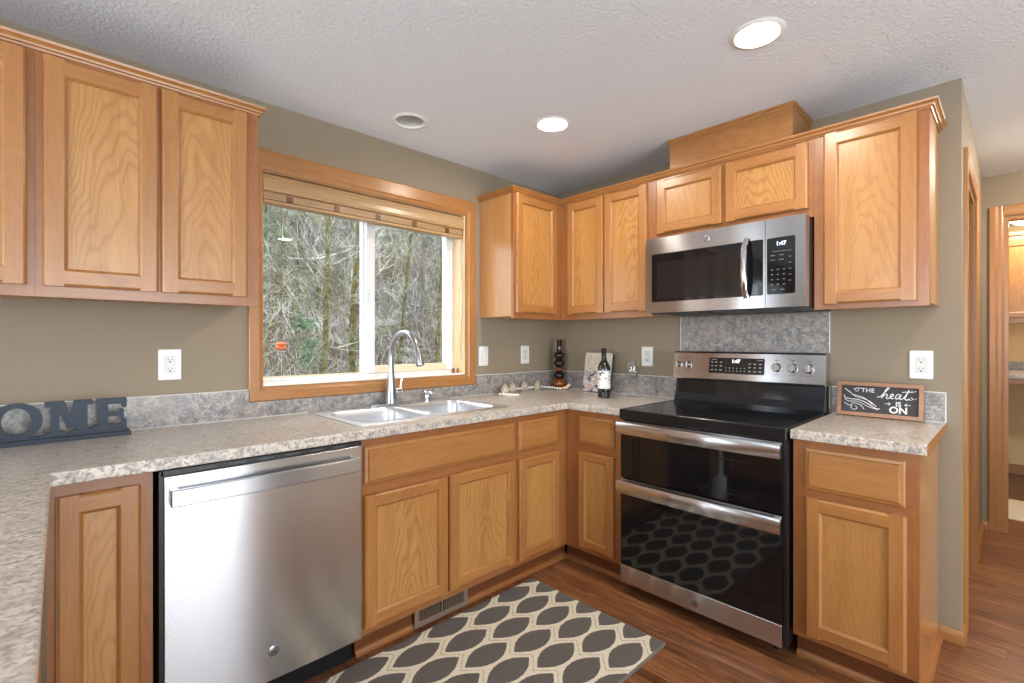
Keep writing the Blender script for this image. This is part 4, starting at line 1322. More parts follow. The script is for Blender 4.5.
ceiling_light('lit recessed ceiling light between the window and the cabinet corner', *LIGHTS[0])
ceiling_light('lit recessed ceiling light nearest the top edge of the photo', *LIGHTS[1])
ceiling_light('lit recessed ceiling light behind the camera, mirrored in the window glass', *LIGHTS[2])
ceiling_light('unlit recessed ceiling light above the sink window', *OFFLIGHT, lit=False)

# ================================================================== FLOOR ITEMS
RX0, RX1, RYa, RYb = -2.125, -0.888, -1.377, -0.612
mb = MB()
rr = lambda ins: [(x, y) for x, y in rrect(RX0 + ins, RX1 - ins, RYa + ins, RYb - ins, 0.006, 2)]
mb.loft([[(x, y, 0.0006) for x, y in rr(0)], [(x, y, 0.007) for x, y in rr(0)], [(x, y, 0.010) for x, y in rr(0.004)]])
tag(obj('rug', mb, RUGM), 'dark grey rug with cream trellis pattern on the floor before the sink', 'rug')

vg = thing('floor_register', 'metal air register in the toe kick under the sink cabinet', 'vent', (-1.45, BF + 0.050, 0.0))
VY = BF + 0.0405
vx0, vx1, vz0, vz1 = -1.590, -1.300, 0.010, 0.098
VM = mat('register_brown', srgb(150, 128, 112), 0.4, 0.4)
mb = MB()
mb.box(vx0, vx1, VY - 0.012, VY, vz0, vz0 + 0.022).box(vx0, vx1, VY - 0.012, VY, vz1 - 0.016, vz1)
mb.box(vx0, vx0 + 0.022, VY - 0.012, VY, vz0 + 0.022, vz1 - 0.016).box(vx1 - 0.022, vx1, VY - 0.012, VY, vz0 + 0.022, vz1 - 0.016).box(-1.449, -1.441, VY - 0.012, VY, vz0 + 0.022, vz1 - 0.016)
obj('frame', mb, VM, vg, bevel=0.002)
obj('duct_back', MB().box(vx0 + 0.022, vx1 - 0.022, VY - 0.003, VY, vz0 + 0.022, vz1 - 0.016), BLACKP, vg)
for half in (0, 1):
  mb = MB()
  for k in range(13 * half, 13 * half + 13):
    x = vx0 + 0.026 + k * (vx1 - vx0 - 0.054) / 25
    if abs(x + 1.445) > 0.008: mb.box(x, x + 0.003, VY - 0.009, VY - 0.003, vz0 + 0.022, vz1 - 0.016)
  obj('fins', mb, VM, vg)

# ================================================================== COUNTER ITEMS
# --- HOME sign -------------------------------------------------------
SLATE = mat('slate_blue_paint', srgb(37, 47, 61), 0.55)
hs = thing('home_sign', 'dark blue cut-out HOME word sign on the worktop under the left outlet', 'sign', (-2.75, -0.11, CT1))
HY = -0.118
obj('base_bar', MB().box(-2.995, -2.512, HY - 0.012, HY + 0.014, CT1 + 0.0003, CT1 + 0.016).box(-2.990, -2.517, HY - 0.007, HY + 0.009, CT1 + 0.016, CT1 + 0.026), SLATE, hs, bevel=0.0015)
LZ0, LZ1 = CT1 + 0.024, CT1 + 0.138
fy0, fy1 = HY - 0.006, HY + 0.008


def letter(name, polys):
    mb = MB()
    for i, p in enumerate(polys):
        e = 0.00025 * i
        mb.prism(p, lambda a, b: (a, fy0 - e, b), lambda a, b: (a, fy1 + e, b))
    return obj(name, mb, SLATE, hs)


def R(x0, x1, z0, z1): return [(x0, z0), (x1, z0), (x1, z1), (x0, z1)]
def serif(x0, x1, z0, z1, c=0.004): return [(x0 + c, z0), (x1 - c, z0), (x1, z0 + c), (x1, z1 - c), (x1 - c, z1), (x0 + c, z1), (x0, z1 - c), (x0, z0 + c)]
# H (outside the frame on the left)
letter('letter', [R(-2.965, -2.935, LZ0, LZ1), R(-2.905, -2.875, LZ0, LZ1), R(-2.935, -2.905, LZ0 + 0.045, LZ0 + 0.070), serif(-2.975, -2.925, LZ1 - 0.016, LZ1), serif(-2.915, -2.865, LZ1 - 0.016, LZ1), serif(-2.975, -2.925, LZ0, LZ0 + 0.016), serif(-2.915, -2.865, LZ0, LZ0 + 0.016)])
# O ring
oc, oz = -2.8060, (LZ0 + LZ1) / 2 - 0.002
mb = MB()
k = 40
A = [(oc + 0.061 * math.cos(2 * PI * i / k), oz + 0.061 * math.sin(2 * PI * i / k)) for i in range(k)]
Bq = [(oc - 0.001 + 0.035 * math.cos(2 * PI * i / k), oz + 0.044 * math.sin(2 * PI * i / k)) for i in range(k)]
mb.loft([[(a, fy0, b) for a, b in A], [(a, fy1, b) for a, b in A], [(a, fy1, b) for a, b in Bq], [(a, fy0, b) for a, b in Bq], [(a, fy0, b) for a, b in A]], False, False)
obj('letter', mb, SLATE, hs, smooth=True)
# M
x0, x1 = -2.742, -2.616
letter('letter', [R(x0 + 0.016, x0 + 0.038, LZ0, LZ1), R(x1 - 0.046, x1 - 0.016, LZ0, LZ1),
                  [(x0 + 0.020, LZ1), (x0 + 0.050, LZ1), (x0 + 0.080, LZ0 + 0.020), (x0 + 0.058, LZ0 + 0.020)],
                  [(x1 - 0.024, LZ1), (x1 - 0.050, LZ1), (x0 + 0.055, LZ0 + 0.022), (x0 + 0.078, LZ0 + 0.022)],
                  serif(x0, x0 + 0.050, LZ1 - 0.018, LZ1), serif(x1 - 0.054, x1, LZ1 - 0.018, LZ1), serif(x0, x0 + 0.052, LZ0 - 0.004, LZ0 + 0.012), serif(x1 - 0.060, x1, LZ0 - 0.004, LZ0 + 0.012), R(x0 + 0.05, x1 - 0.05, LZ0 - 0.004, LZ0 + 0.003)])
# E
x0, x1 = -2.612, -2.524
letter('letter', [R(x0 + 0.008, x0 + 0.036, LZ0, LZ1), serif(x0, x1, LZ1 - 0.022, LZ1), serif(x0 + 0.012, x1 - 0.010, LZ0 + 0.048, LZ0 + 0.066), serif(x0 - 0.006, x1, LZ0 - 0.004, LZ0 + 0.020),
                  serif(x1 - 0.016, x1, LZ1 - 0.036, LZ1), serif(x1 - 0.016, x1, LZ0, LZ0 + 0.038), serif(x1 - 0.022, x1 - 0.008, LZ0 + 0.040, LZ0 + 0.074)])

# --- bead garland with house tags -----------------------------------
gl = thing('bead_garland', 'white wooden bead garland with house-shaped letter tags behind the sink corner', 'garland', (-0.38, -0.05, CT1))
BEAD = mat('white_bead', srgb(236, 230, 220), 0.5)
TAGM = mat('tag_wood', srgb(196, 178, 152), 0.6)
gx = [-0.610, -0.495, -0.375, -0.250]
gy = [-0.100, -0.050, -0.042, -0.045]
for x, y, ch in zip(gx, gy, 'HOME'):
    w, h = 0.027, 0.042
    zb = CT1 + 0.0005
    mb = MB().prism([(-w, 0), (w, 0), (w, h), (0, h + 0.026), (-w, h)], lambda a, b: (x + a, y - 0.005, zb + b), lambda a, b: (x + a, y + 0.005, zb + b))
    tg = obj('letter_tag', mb, TAGM, gl, bevel=0.001)
    mt = MB(); text_into(mt, ch, 0.042, lambda a, b, d: (x + a, y - 0.0052 - d, zb + b + 0.026), 0.0008, bold=0.0006)
    obj('letter', mt, WHITE, tg)
def beads(p, q, n_, r_=0.0085):
    for i in range(n_):
        t_ = (i + 0.5) / n_
        c = Vector(p).lerp(Vector(q), t_)
        obj('bead', MB().sphere((c.x, c.y, CT1 + r_ + 0.0003 + (c.z)), r_, seg=12, rings=8), BEAD, gl, smooth=True)
beads((-0.580, -0.070, 0.012), (-0.527, -0.055, 0.012), 4)
beads((-0.465, -0.048, 0.012), (-0.405, -0.045, 0.012), 4)
beads((-0.345, -0.044, 0.012), (-0.280, -0.045, 0.012), 4)
beads((-0.220, -0.050, 0.014), (-0.132, -0.168, 0.000), 8)
beads((-0.690, -0.125, 0.0), (-0.640, -0.185, 0.0), 4)
obj('tassel', MB().tube([(-0.655, -0.135, CT1 + 0.018), (-0.668, -0.150, CT1 + 0.008), (-0.640, -0.190, CT1 + 0.006), (-0.595, -0.215, CT1 + 0.005)], [0.006, 0.007, 0.008, 0.006], 8), BEAD, gl, smooth=True)
obj('tassel', MB().tube([(-0.122, -0.158, CT1 + 0.008), (-0.092, -0.178, CT1 + 0.012), (-0.066, -0.186, CT1 + 0.032)], [0.006, 0.011, 0.014], 10), mat('peach_tassel', srgb(224, 190, 160), 0.8), gl, smooth=True)

# --- stacked bubble bottle ------------------------------------------
bt = thing('bubble_bottle', 'dark stacked bubble glass bottle in the corner of the worktop', 'bottle', (-0.082, -0.105, CT1))
bc = (-0.082, -0.105)
AMB = mat('amber_glass', srgb(118, 58, 16), 0.08, Coat_Weight=0.5)
DKB = mat('dark_brown_glass', srgb(34, 22, 18), 0.06, Coat_Weight=0.5)
BLKB = mat('blue_black_glass', srgb(16, 18, 22), 0.05, Coat_Weight=0.5)
def blob(r, z0, z1, m, nm):
    k = 9
    obj(nm, MB().lathe([(max(0.012, r * math.sin(PI * (0.12 + 0.76 * i / k)) ** 0.8), z0 + (z1 - z0) * i / k) for i in range(k + 1)], (*bc, CT1), 24), m, bt, smooth=True)
blob(0.056, 0.0005, 0.075, AMB, 'amber_bubble')
blob(0.040, 0.072, 0.125, BLKB, 'black_bubble')
blob(0.033, 0.122, 0.160, AMB, 'amber_bubble')
blob(0.041, 0.156, 0.215, DKB, 'brown_bubble')
blob(0.038, 0.212, 0.270, DKB, 'brown_bubble')
obj('neck', MB().lathe([(0.022, 0.262), (0.0175, 0.278), (0.0170, 0.340), (0.0195, 0.343), (0.0195, 0.356), (0.012, 0.357)], (*bc, CT1), 20), DKB, bt, smooth=True)

# --- cookbook leaning on the wall -----------------------------------
bk = thing('cookbook', 'cookbook with a pale illustrated cover leaning on the wall behind the wine bottle', 'book', (-0.066, -0.425, CT1 + 0.0006), rot=(0, math.radians(9), 0), local=True)
def cover_mat():
    m = mat('cookbook_cover', rough=0.35)
    t = NT(m); c = t.sep(t.coord())
    n1 = t.noise(t.coord(), 26, 3, 0.6); n2 = t.noise(t.coord(), 60, 2, 0.5)
    low = t.ramp(n1, [(0.38, srgb(62, 60, 70)), (0.5, srgb(206, 206, 210)), (0.6, srgb(176, 120, 104)), (0.68, srgb(232, 230, 226))])
    top = t.mix(t.ramp(n2, [(0.56, (0, 0, 0)), (0.64, (0.6, 0.6, 0.6))]), srgb(216, 204, 180), srgb(140, 122, 104))
    up = t.math('GREATER_THAN', c[2], 0.005)
    t.color(t.mix(up, low, top))
    return m
obj('cover', MB().box(-0.024, -0.021, -0.105, 0.105, 0.0, 0.262), cover_mat(), bk, bevel=0.0008)
obj('pages', MB().box(-0.021, -0.003, -0.101, 0.1045, 0.003, 0.259), mat('paper', srgb(236, 230, 216), 0.8), bk)
obj('back_cover', MB().box(-0.003, 0.0, -0.105, 0.105, 0.0, 0.262), mat('book_back', srgb(70, 84, 104), 0.5), bk)

# --- wine bottle ------------------------------------------------------
wbx, wby = -0.310, -0.655
wb = thing('wine_bottle', 'dark wine bottle with a white label standing before the cookbook', 'bottle', (wbx, wby, CT1))
BOTG = mat('bottle_glass', (0.010, 0.008, 0.006, 1), 0.06, Coat_Weight=0.5)
obj('glass', MB().lathe([(0.030, 0.0005), (0.0368, 0.004), (0.0375, 0.03), (0.0375, 0.165), (0.0365, 0.185), (0.031, 0.203), (0.022, 0.218), (0.0165, 0.230), (0.0150, 0.245), (0.0145, 0.262)], (wbx, wby, CT1), 28), BOTG, wb, smooth=True)
obj('capsule', MB().lathe([(0.0152, 0.240), (0.0152, 0.288), (0.0165, 0.290), (0.0165, 0.299), (0.012, 0.301)], (wbx, wby, CT1), 24), mat('capsule_black', srgb(30, 24, 22), 0.35), wb, smooth=True)
def label_mat():
    m = mat('wine_label', srgb(226, 224, 220), 0.6)
    t = NT(m)
    n1 = t.noise(t.mapping(t.coord(), (1, 1, 2.2)), 22, 4, 0.6, 0.8)
    c = t.sep(t.coord())
    band = t.math('MULTIPLY', t.math('GREATER_THAN', c[2], 0.0), 1.0)
    f = t.math('MULTIPLY', t.ramp(n1, [(0.54, (0, 0, 0)), (0.58, (1, 1, 1))]), band)
    t.color(t.mix(f, srgb(226, 224, 220), srgb(60, 58, 58)))
    return m
mb = MB()
a0 = math.atan2(CAM.y - wby, CAM.x - wbx)
for z0_, z1_ in ((0.058, 0.165),):
    r0 = [(wbx + 0.0379 * math.cos(a0 + math.radians(d)), wby + 0.0379 * math.sin(a0 + math.radians(d)), CT1 + z0_) for d in range(-100, 101, 10)]
    r1 = [(p[0], p[1], CT1 + z1_) for p in r0]
    mb.loft([r0, r1], False, False, closed=False)
obj('label', mb, label_mat(), wb, smooth=True)

# --- wine glass -------------------------------------------------------
wgx, wgy = -0.130, -0.735
wg = tag(obj('wine_glass', MB().lathe([(r_ * 1.06, h_ * 1.09) for r_, h_ in [(0.034, 0.0005), (0.034, 0.002), (0.006, 0.006), (0.0035, 0.02), (0.0035, 0.085), (0.010, 0.094), (0.030, 0.110), (0.0385, 0.135), (0.0385, 0.150), (0.0365, 0.175), (0.031, 0.205), (0.0302, 0.205), (0.0357, 0.175), (0.0377, 0.150), (0.0375, 0.136), (0.029, 0.112), (0.008, 0.098), (0.001, 0.097)]], (wgx, wgy, CT1), 32, cap=False), STEM, smooth=True),
         'clear stemmed wine glass on the worktop left of the range', 'wine glass')

# --- 'the heat is on' sign -------------------------------------------
SGW, SGH = 0.312, 0.154
sg = thing('chalkboard_sign', 'framed chalkboard sign reading the heat is on, leaning at the wall', 'sign', (-0.052, -1.9515, CT1 + 0.0006), rot=(0, math.radians(9), 0), local=True)
FRW = 0.017
FRM = oak('sign_frame_wood', 'h', srgb(168, 120, 84), srgb(148, 102, 68), srgb(110, 70, 44), cath=0.1)
def TSg(p): return (-p[1], -p[0], p[2])   # u right -> -y, d outward -> -x
mb = MB(TSg)
mb.box(-SGW / 2, SGW / 2, 0.0, 0.020, 0, FRW).box(-SGW / 2, SGW / 2, 0.0, 0.020, SGH - FRW, SGH)
mb.box(-SGW / 2, -SGW / 2 + FRW, 0.0, 0.020, FRW, SGH - FRW).box(SGW / 2 - FRW, SGW / 2, 0.0, 0.020, FRW, SGH - FRW)
obj('frame', mb, FRM, sg, bevel=0.0012)
bd = obj('board', MB(TSg).box(-SGW / 2 + FRW, SGW / 2 - FRW, 0.002, 0.011, FRW, SGH - FRW), mat('chalkboard', srgb(58, 58, 60), 0.7), sg)
CHK = mat('chalk_white', srgb(232, 230, 226), 0.7)
def tsg(s, size, u, z, **k):
    mt = MB(); text_into(mt, s, size, lambda a, b, d: TSg((a + u, 0.0112 + d, b + z)), 0.0008, **k)
    return mt
obj('lettering', tsg('THE', 0.026, -0.040, 0.118, bold=0.0002, spacing=1.05), CHK, bd)
obj('lettering', tsg('IS', 0.029, 0.070, 0.064, bold=0.0006), CHK, bd)
obj('lettering', tsg('ON', 0.040, 0.070, 0.037, bold=0.0012), CHK, bd)
mb = MB()
def stroke(path, r_=0.0014):
    out = []
    P = [Vector((a, b)) for a, b in path]
    for i in range(len(P) - 1):   # Catmull-Rom
        p0, p1, p2, p3 = P[max(i - 1, 0)], P[i], P[i + 1], P[min(i + 2, len(P) - 1)]
        for s in range(6):
            t_ = s / 6
            q = 0.5 * ((2 * p1) + (p2 - p0) * t_ + (2 * p0 - 5 * p1 + 4 * p2 - p3) * t_ ** 2 + (3 * p1 - p0 - 3 * p2 + p3) * t_ ** 3)
            out.append(q)
    out.append(P[-1])
    mb.tube([TSg((q.x, 0.0112, q.y)) for q in out], r_, 6)
stroke([(-0.128, 0.122), (-0.110, 0.108), (-0.085, 0.088), (-0.055, 0.080), (-0.030, 0.068), (-0.008, 0.048)], 0.0017)
stroke([(-0.110, 0.110), (-0.095, 0.096), (-0.070, 0.090), (-0.045, 0.078), (-0.022, 0.055)], 0.0014)
stroke([(-0.130, 0.092), (-0.124, 0.080), (-0.100, 0.075), (-0.075, 0.074), (-0.045, 0.062), (-0.010, 0.040), (0.006, 0.040)], 0.0018)
stroke([(-0.128, 0.075), (-0.110, 0.064), (-0.080, 0.066), (-0.050, 0.052), (-0.028, 0.042), (0.000, 0.034)], 0.0014)
stroke([(-0.128, 0.058), (-0.112, 0.046), (-0.098, 0.048), (-0.102, 0.036), (-0.090, 0.028), (-0.078, 0.036), (-0.086, 0.046)], 0.0014)
stroke([(-0.100, 0.056), (-0.080, 0.056), (-0.062, 0.046), (-0.052, 0.032)], 0.0014)
stroke([(-0.095, 0.122), (-0.080, 0.126), (-0.074, 0.116), (-0.084, 0.112), (-0.088, 0.120), (-0.074, 0.128), (-0.062, 0.124)], 0.0012)
stroke([(0.112, 0.126), (0.120, 0.123), (0.130, 0.126)], 0.0012)
stroke([(0.100, 0.090), (0.112, 0.086), (0.118, 0.094), (0.112, 0.098), (0.122, 0.090), (0.132, 0.096)], 0.0009)
stroke([(0.022, 0.064), (0.042, 0.064)], 0.0012); stroke([(0.034, 0.070), (0.042, 0.064), (0.034, 0.058)], 0.0012)
stroke([(0.092, 0.064), (0.112, 0.064)], 0.0012); stroke([(0.100, 0.070), (0.092, 0.064), (0.100, 0.058)], 0.0012)
obj('chalk_flourish', mb, CHK, bd)
mb = MB()
# the word 'heat' in a joined brush script
stroke([(-0.006, 0.092), (0.006, 0.094), (0.020, 0.112), (0.034, 0.130), (0.036, 0.136), (0.030, 0.134), (0.020, 0.114), (0.010, 0.088)], 0.0020)
stroke([(0.010, 0.088), (0.018, 0.100), (0.027, 0.107), (0.031, 0.102), (0.027, 0.092), (0.031, 0.087), (0.038, 0.091)], 0.0021)
stroke([(0.038, 0.091), (0.048, 0.098), (0.052, 0.106), (0.046, 0.108), (0.041, 0.098), (0.045, 0.088), (0.054, 0.090)], 0.0021)
stroke([(0.078, 0.106), (0.068, 0.108), (0.060, 0.098), (0.062, 0.088), (0.070, 0.092), (0.079, 0.107)], 0.0021)
stroke([(0.079, 0.107), (0.074, 0.094), (0.078, 0.087), (0.086, 0.092)], 0.0021)
stroke([(0.086, 0.092), (0.098, 0.112), (0.106, 0.130)], 0.0020)
stroke([(0.106, 0.130), (0.096, 0.106), (0.092, 0.092), (0.098, 0.086), (0.108, 0.092)], 0.0022)
stroke([(0.082, 0.118), (0.098, 0.121), (0.118, 0.120)], 0.0017)
obj('lettering', mb, CHK, bd)

# ================================================================== LAUNDRY ROOM beyond the hall
lc = thing('laundry_cabinet', 'oak wall cabinet seen through the doorway in the far room', 'cabinet', (3.5, -2.6, 1.41))
obj('body', MB().box(3.58, 3.879, -3.3, -1.9, 1.422, 2.21), SIDEM, lc)
for a in (-2.42, -2.72, -3.02): door(lc, TW(3.58, a, 1.815), 0.285, 0.70)
door(lc, TW(3.58, -2.12, 1.815), 0.285, 0.70)
obj('crown_molding', MB().box(3.55, 3.879, -3.3, -1.9, 2.2105, 2.24), OAKH, lc)
wk = tag(obj('worktop', MB().box(3.05, 3.879, -3.5, -1.75, 0.945, 0.985), LAM, bevel=0.004), 'laminate worktop in the far room seen through the doorway', 'countertop')
obj('backsplash', MB().box(3.86, 3.879, -3.5, -1.75, 0.9855, 1.06), SPLASH, wk)
obj('apron', MB().box(3.07, 3.09, -3.5, -1.75, 0.90, 0.9445), OAKFH, wk)
obj('support_panel', MB().box(3.10, 3.87, -3.5, -3.48, 0.0005, 0.9445).box(3.10, 3.87, -1.77, -1.75, 0.0005, 0.9445), SIDEM, wk)
struct('baseboard_laundry', MB().box(3.866, 3.8795, -3.78, -1.73, 0.0005, 0.09), TRIMH)
dl = thing('dome_light', 'round white flush ceiling lamp in the far room', 'ceiling light', (3.22, -2.47, CEIL))
obj('rim', MB().lathe([(0.17, -0.001), (0.17, -0.03), (0.155, -0.035)], (3.22, -2.47, CEIL), 32), TRIMW, dl, smooth=True)
obj('dome', MB().lathe([(0.150, -0.034), (0.135, -0.070), (0.09, -0.100), (0.03, -0.11)], (3.22, -2.47, CEIL), 32), emis('dome_glow', (1.0, 0.88, 0.72), 50.0), dl, smooth=True)
hl = thing('dome_light', 'added round white flush lamp on the hall ceiling, unseen beyond the right edge', 'ceiling light', (1.05, -2.86, CEIL))
obj('rim', MB().lathe([(0.15, -0.001), (0.15, -0.025), (0.14, -0.03)], (1.05, -2.86, CEIL), 32), TRIMW, hl, smooth=True)
obj('dome', MB().lathe([(0.135, -0.030), (0.12, -0.060), (0.08, -0.080), (0.03, -0.088)], (1.05, -2.86, CEIL), 32), emis('added_hall_glow', (1.0, 0.88, 0.74), 130.0), hl, smooth=True)  # unseen lamp added to brighten the hall, after a bright patch on its ceiling
mb = MB().box(2.15, 2.75, -3.0, -2.1, 0.0006, 0.010)
tag(obj('rug', mb, mat('cream_rug', srgb(214, 202, 180), 0.95), bevel=0.003), 'cream rug on the floor of the far room beyond the doorway', 'rug')

# ================================================================== OUTDOORS
rnd = random.Random(7)


def ground_h(x, y):
    b = -0.55 + 0.02 * y
    if y > 8: b += 0.36 * (y - 8)
    return b + 0.15 * math.sin(x * 0.7 + y * 0.5) + 0.10 * math.sin(x * 1.9 - y * 1.3)


mb = MB()
NX, NY = 70, 70
P = []
for j in range(NY + 1):
    y = 0.25 + 46 * (j / NY) ** 1.4
    for i in range(NX + 1):
        x = -14 + 56 * i / NX
        P.append((x, y, ground_h(x, y)))
F = [(j * (NX + 1) + i, j * (NX + 1) + i + 1, (j + 1) * (NX + 1) + i + 1, (j + 1) * (NX + 1) + i) for j in range(NY) for i in range(NX)]
mb.add(P, F)
gm = mat('leaf_litter', rough=0.95)
t = NT(gm)
v = t.coord()
c1 = t.ramp(t.noise(v, 9, 5, 0.7), [(0.3, srgb(37, 28, 22)), (0.45, srgb(75, 59, 47)), (0.58, srgb(98, 82, 69)), (0.7, srgb(64, 66, 38))])
c2 = t.ramp(t.noise(v, 2.0, 4, 0.6), [(0.42, (0, 0, 0)), (0.62, (0.8, 0.8, 0.8))])
t.color(t.mix(c2, c1, t.ramp(t.noise(t.mapping(v, (1, 1, 1), (5, 3, 1)), 14, 4, 0.7), [(0.35, srgb(51, 56, 30)), (0.6, srgb(89, 89, 78))])))
struct('ground', mb, gm, org=(0, 0, 0), smooth=True)

BARK = mat('grey_bark', rough=0.9)
t = NT(BARK); v = t.coord()
t.color(t.ramp(t.noise(t.mapping(v, (1, 1, 0.4)), 16, 4, 0.65), [(0.35, srgb(79, 75, 66)), (0.5, srgb(113, 110, 104)), (0.65, srgb(144, 142, 136))]))
MOSS = mat('mossy_bark', rough=0.95)
t = NT(MOSS); v = t.coord()
t.color(t.ramp(t.noise(v, 11, 4, 0.65), [(0.34, srgb(53, 46, 34)), (0.47, srgb(79, 74, 43)), (0.56, srgb(106, 98, 51)), (0.66, srgb(103, 96, 77))]))
TWIG = mat('pale_twigs', rough=0.9)
t = NT(TWIG); v = t.coord()
t.color(t.ramp(t.noise(v, 1.6, 3, 0.6), [(0.36, srgb(74, 70, 66)), (0.5, srgb(140, 138, 134)), (0.62, srgb(204, 204, 204))]))
TWIG2 = mat('mossy_twigs', rough=0.9)
t = NT(TWIG2); v = t.coord()
t.color(t.ramp(t.noise(v, 1.6, 3, 0.6), [(0.36, srgb(72, 72, 48)), (0.5, srgb(128, 128, 96)), (0.62, srgb(192, 192, 184))]))
NEEDLE = mat('conifer_needles', rough=0.8)
t = NT(NEEDLE); v = t.coord()
t.color(t.ramp(t.noise(v, 4, 3, 0.6), [(0.35, srgb(55, 78, 58)), (0.55, srgb(98, 124, 95)), (0.7, srgb(136, 157, 127))]))


def grow(mb, rs, p, d, length, r, level, maxl, nsub, up):
    n_ = (9, 7, 5, 3)[level]
    pts, rad = [p.copy()], [r]
    q = p.copy(); dd = d.copy()
    kids = []
    for i in range(n_):
        dd = (dd + Vector((rs.uniform(-1, 1), rs.uniform(-1, 1), rs.uniform(-1, 1))) * (0.055, 0.20, 0.28, 0.3)[level] + Vector((0, 0, up * (0.06, 0.10, 0.06, 0.03)[level]))).normalized()
        q = q + dd * (length / n_)
        pts.append(q.copy()); rad.append(max(r * (1 - 0.82 * (i + 1) / n_), 0.0026))
        if level < maxl and (level > 0 or i >= 1):
            for _ in range(nsub[level]):
                kids.append((q.copy() - dd * (length / n_) * rs.random(), dd.copy(), 1 - (i / n_)))
    mb.cm = 0 if level < 1 else 1
    mb.tube(pts, rad, (7, 5, 3, 3)[level], cap=False)
    for kp, kd, f in kids:
        ax = Vector((rs.uniform(-1, 1), rs.uniform(-1, 1), rs.uniform(-0.4, 0.9)))
        nd = (kd * 0.45 + ax.normalized() * 0.9).normalized()
        L = length * (0.34, 0.40, 0.42)[level] * rs.uniform(0.6, 1.15) * (0.45 + 0.6 * f)
        grow(mb, rs, kp, nd, L, max(r * (0.24, 0.42, 0.6)[level] * (0.4 + 0.6 * f), 0.0034), level + 1, maxl, nsub, up)


def tree_mesh(name, seed, H, r, mats, nsub=(2, 1, 1), maxl=3, up=1.0, lean=0.06):
    rs = random.Random(seed)
    mb = MB()
    d = Vector((rs.uniform(-lean, lean), rs.uniform(-lean, lean), 1)).normalized()
    grow(mb, rs, Vector((0, 0, -0.1)), d, H, r, 0, maxl, nsub, up)
    me = bpy.data.meshes.new(name)
    me.from_pydata([tuple(v) for v in mb.v], [], mb.f)
    for m in mats: me.materials.append(m)
    me.polygons.foreach_set('material_index', mb.m)
    me.polygons.foreach_set('use_smooth', [True] * len(me.polygons))
    return me


def put_tree(name, me, x, y, label, rz=0.0, s=1.0, group=None, cat='tree'):
    o = bpy.data.objects.new(name, me)
    COL.objects.link(o)
    o.location = (x, y, ground_h(x, y)); o.rotation_euler = (0, 0, rz); o.scale = (s, s, s)
    return tag(o, label, cat, group)


def at(px, d):
    """spot on the ground seen through the window in image column px at camera depth d"""
    k = (px - 512) / 482.98
    fw = Vector((math.cos(YAW), math.sin(YAW))); rt = Vector((math.sin(YAW), -math.cos(YAW)))
    q = Vector((CAM.x, CAM.y)) + (fw + rt * k) * d
    return q.x, q.y


put_tree('bare_tree', tree_mesh('bare_tree', 11, 8.0, 0.065, [MOSS, TWIG2], nsub=(4, 2, 1), lean=0.01), *at(321, 9.0), 'mossy leafless tree in the middle of the left window pane', 0.4)
put_tree('bare_tree', tree_mesh('bare_tree', 12, 10.0, 0.125, [BARK, TWIG], nsub=(3, 2, 1), lean=0.01), *at(343, 11.0), 'pale grey trunk just left of the window mullion', 1.4)
put_tree('bare_tree', tree_mesh('bare_tree', 13, 9.0, 0.09, [MOSS, TWIG2], nsub=(3, 2, 1), lean=0.01), *at(353, 10.0), 'moss covered trunk right beside the window mullion', 2.4)
put_tree('bare_tree', tree_mesh('bare_tree', 14, 5.5, 0.06, [MOSS, TWIG2], nsub=(4, 2, 1), up=0.2), *at(266, 7.5), 'low mossy tree with spreading limbs at the left window edge', 0.9)
right = [(383, 14, 0.07), (398, 12, 0.06), (411, 16, 0.08), (422, 13, 0.05), (434, 11.5, 0.05)]
rl = ['slender leafless tree nearest the mullion in the right window pane', 'mossy thin tree behind the faucet arch', 'leafless tree right of the faucet arch', 'thin pale tree near the middle of the right pane', 'thin leafless tree near the right window jamb']
for k, (px, d, rr_) in enumerate(right):
    put_tree('bare_tree', tree_mesh('bare_tree', 30 + k, 8.5, rr_, [MOSS, TWIG2] if k in (1, 4) else [BARK, TWIG], nsub=(4, 2, 1)), *at(px, d), rl[k], k * 1.3)
# woodland on the slope: nothing in the photo tells these apart
var = [tree_mesh('woodland_tree', 60 + k, 9.0 + k, 0.075 + 0.01 * (k % 3), [MOSS, TWIG2] if k % 3 == 0 else [BARK, TWIG], nsub=(4, 2, 1)) for k in range(6)]
for k in range(112):
    d = 14.5 + 26 * (k / 112) ** 0.9 + rnd.uniform(-1, 1)
    px = rnd.uniform(236, 478) if k % 8 < 5 else rnd.choice((rnd.uniform(60, 236), rnd.uniform(478, 620)))
    x, y = at(px, d)
    put_tree('woodland_tree', var[k % 6], x, y, 'slender leafless tree among the grey woodland on the slope outside', rnd.uniform(0, 6.28), rnd.uniform(0.8, 1.25), 'woodland trees on the slope')


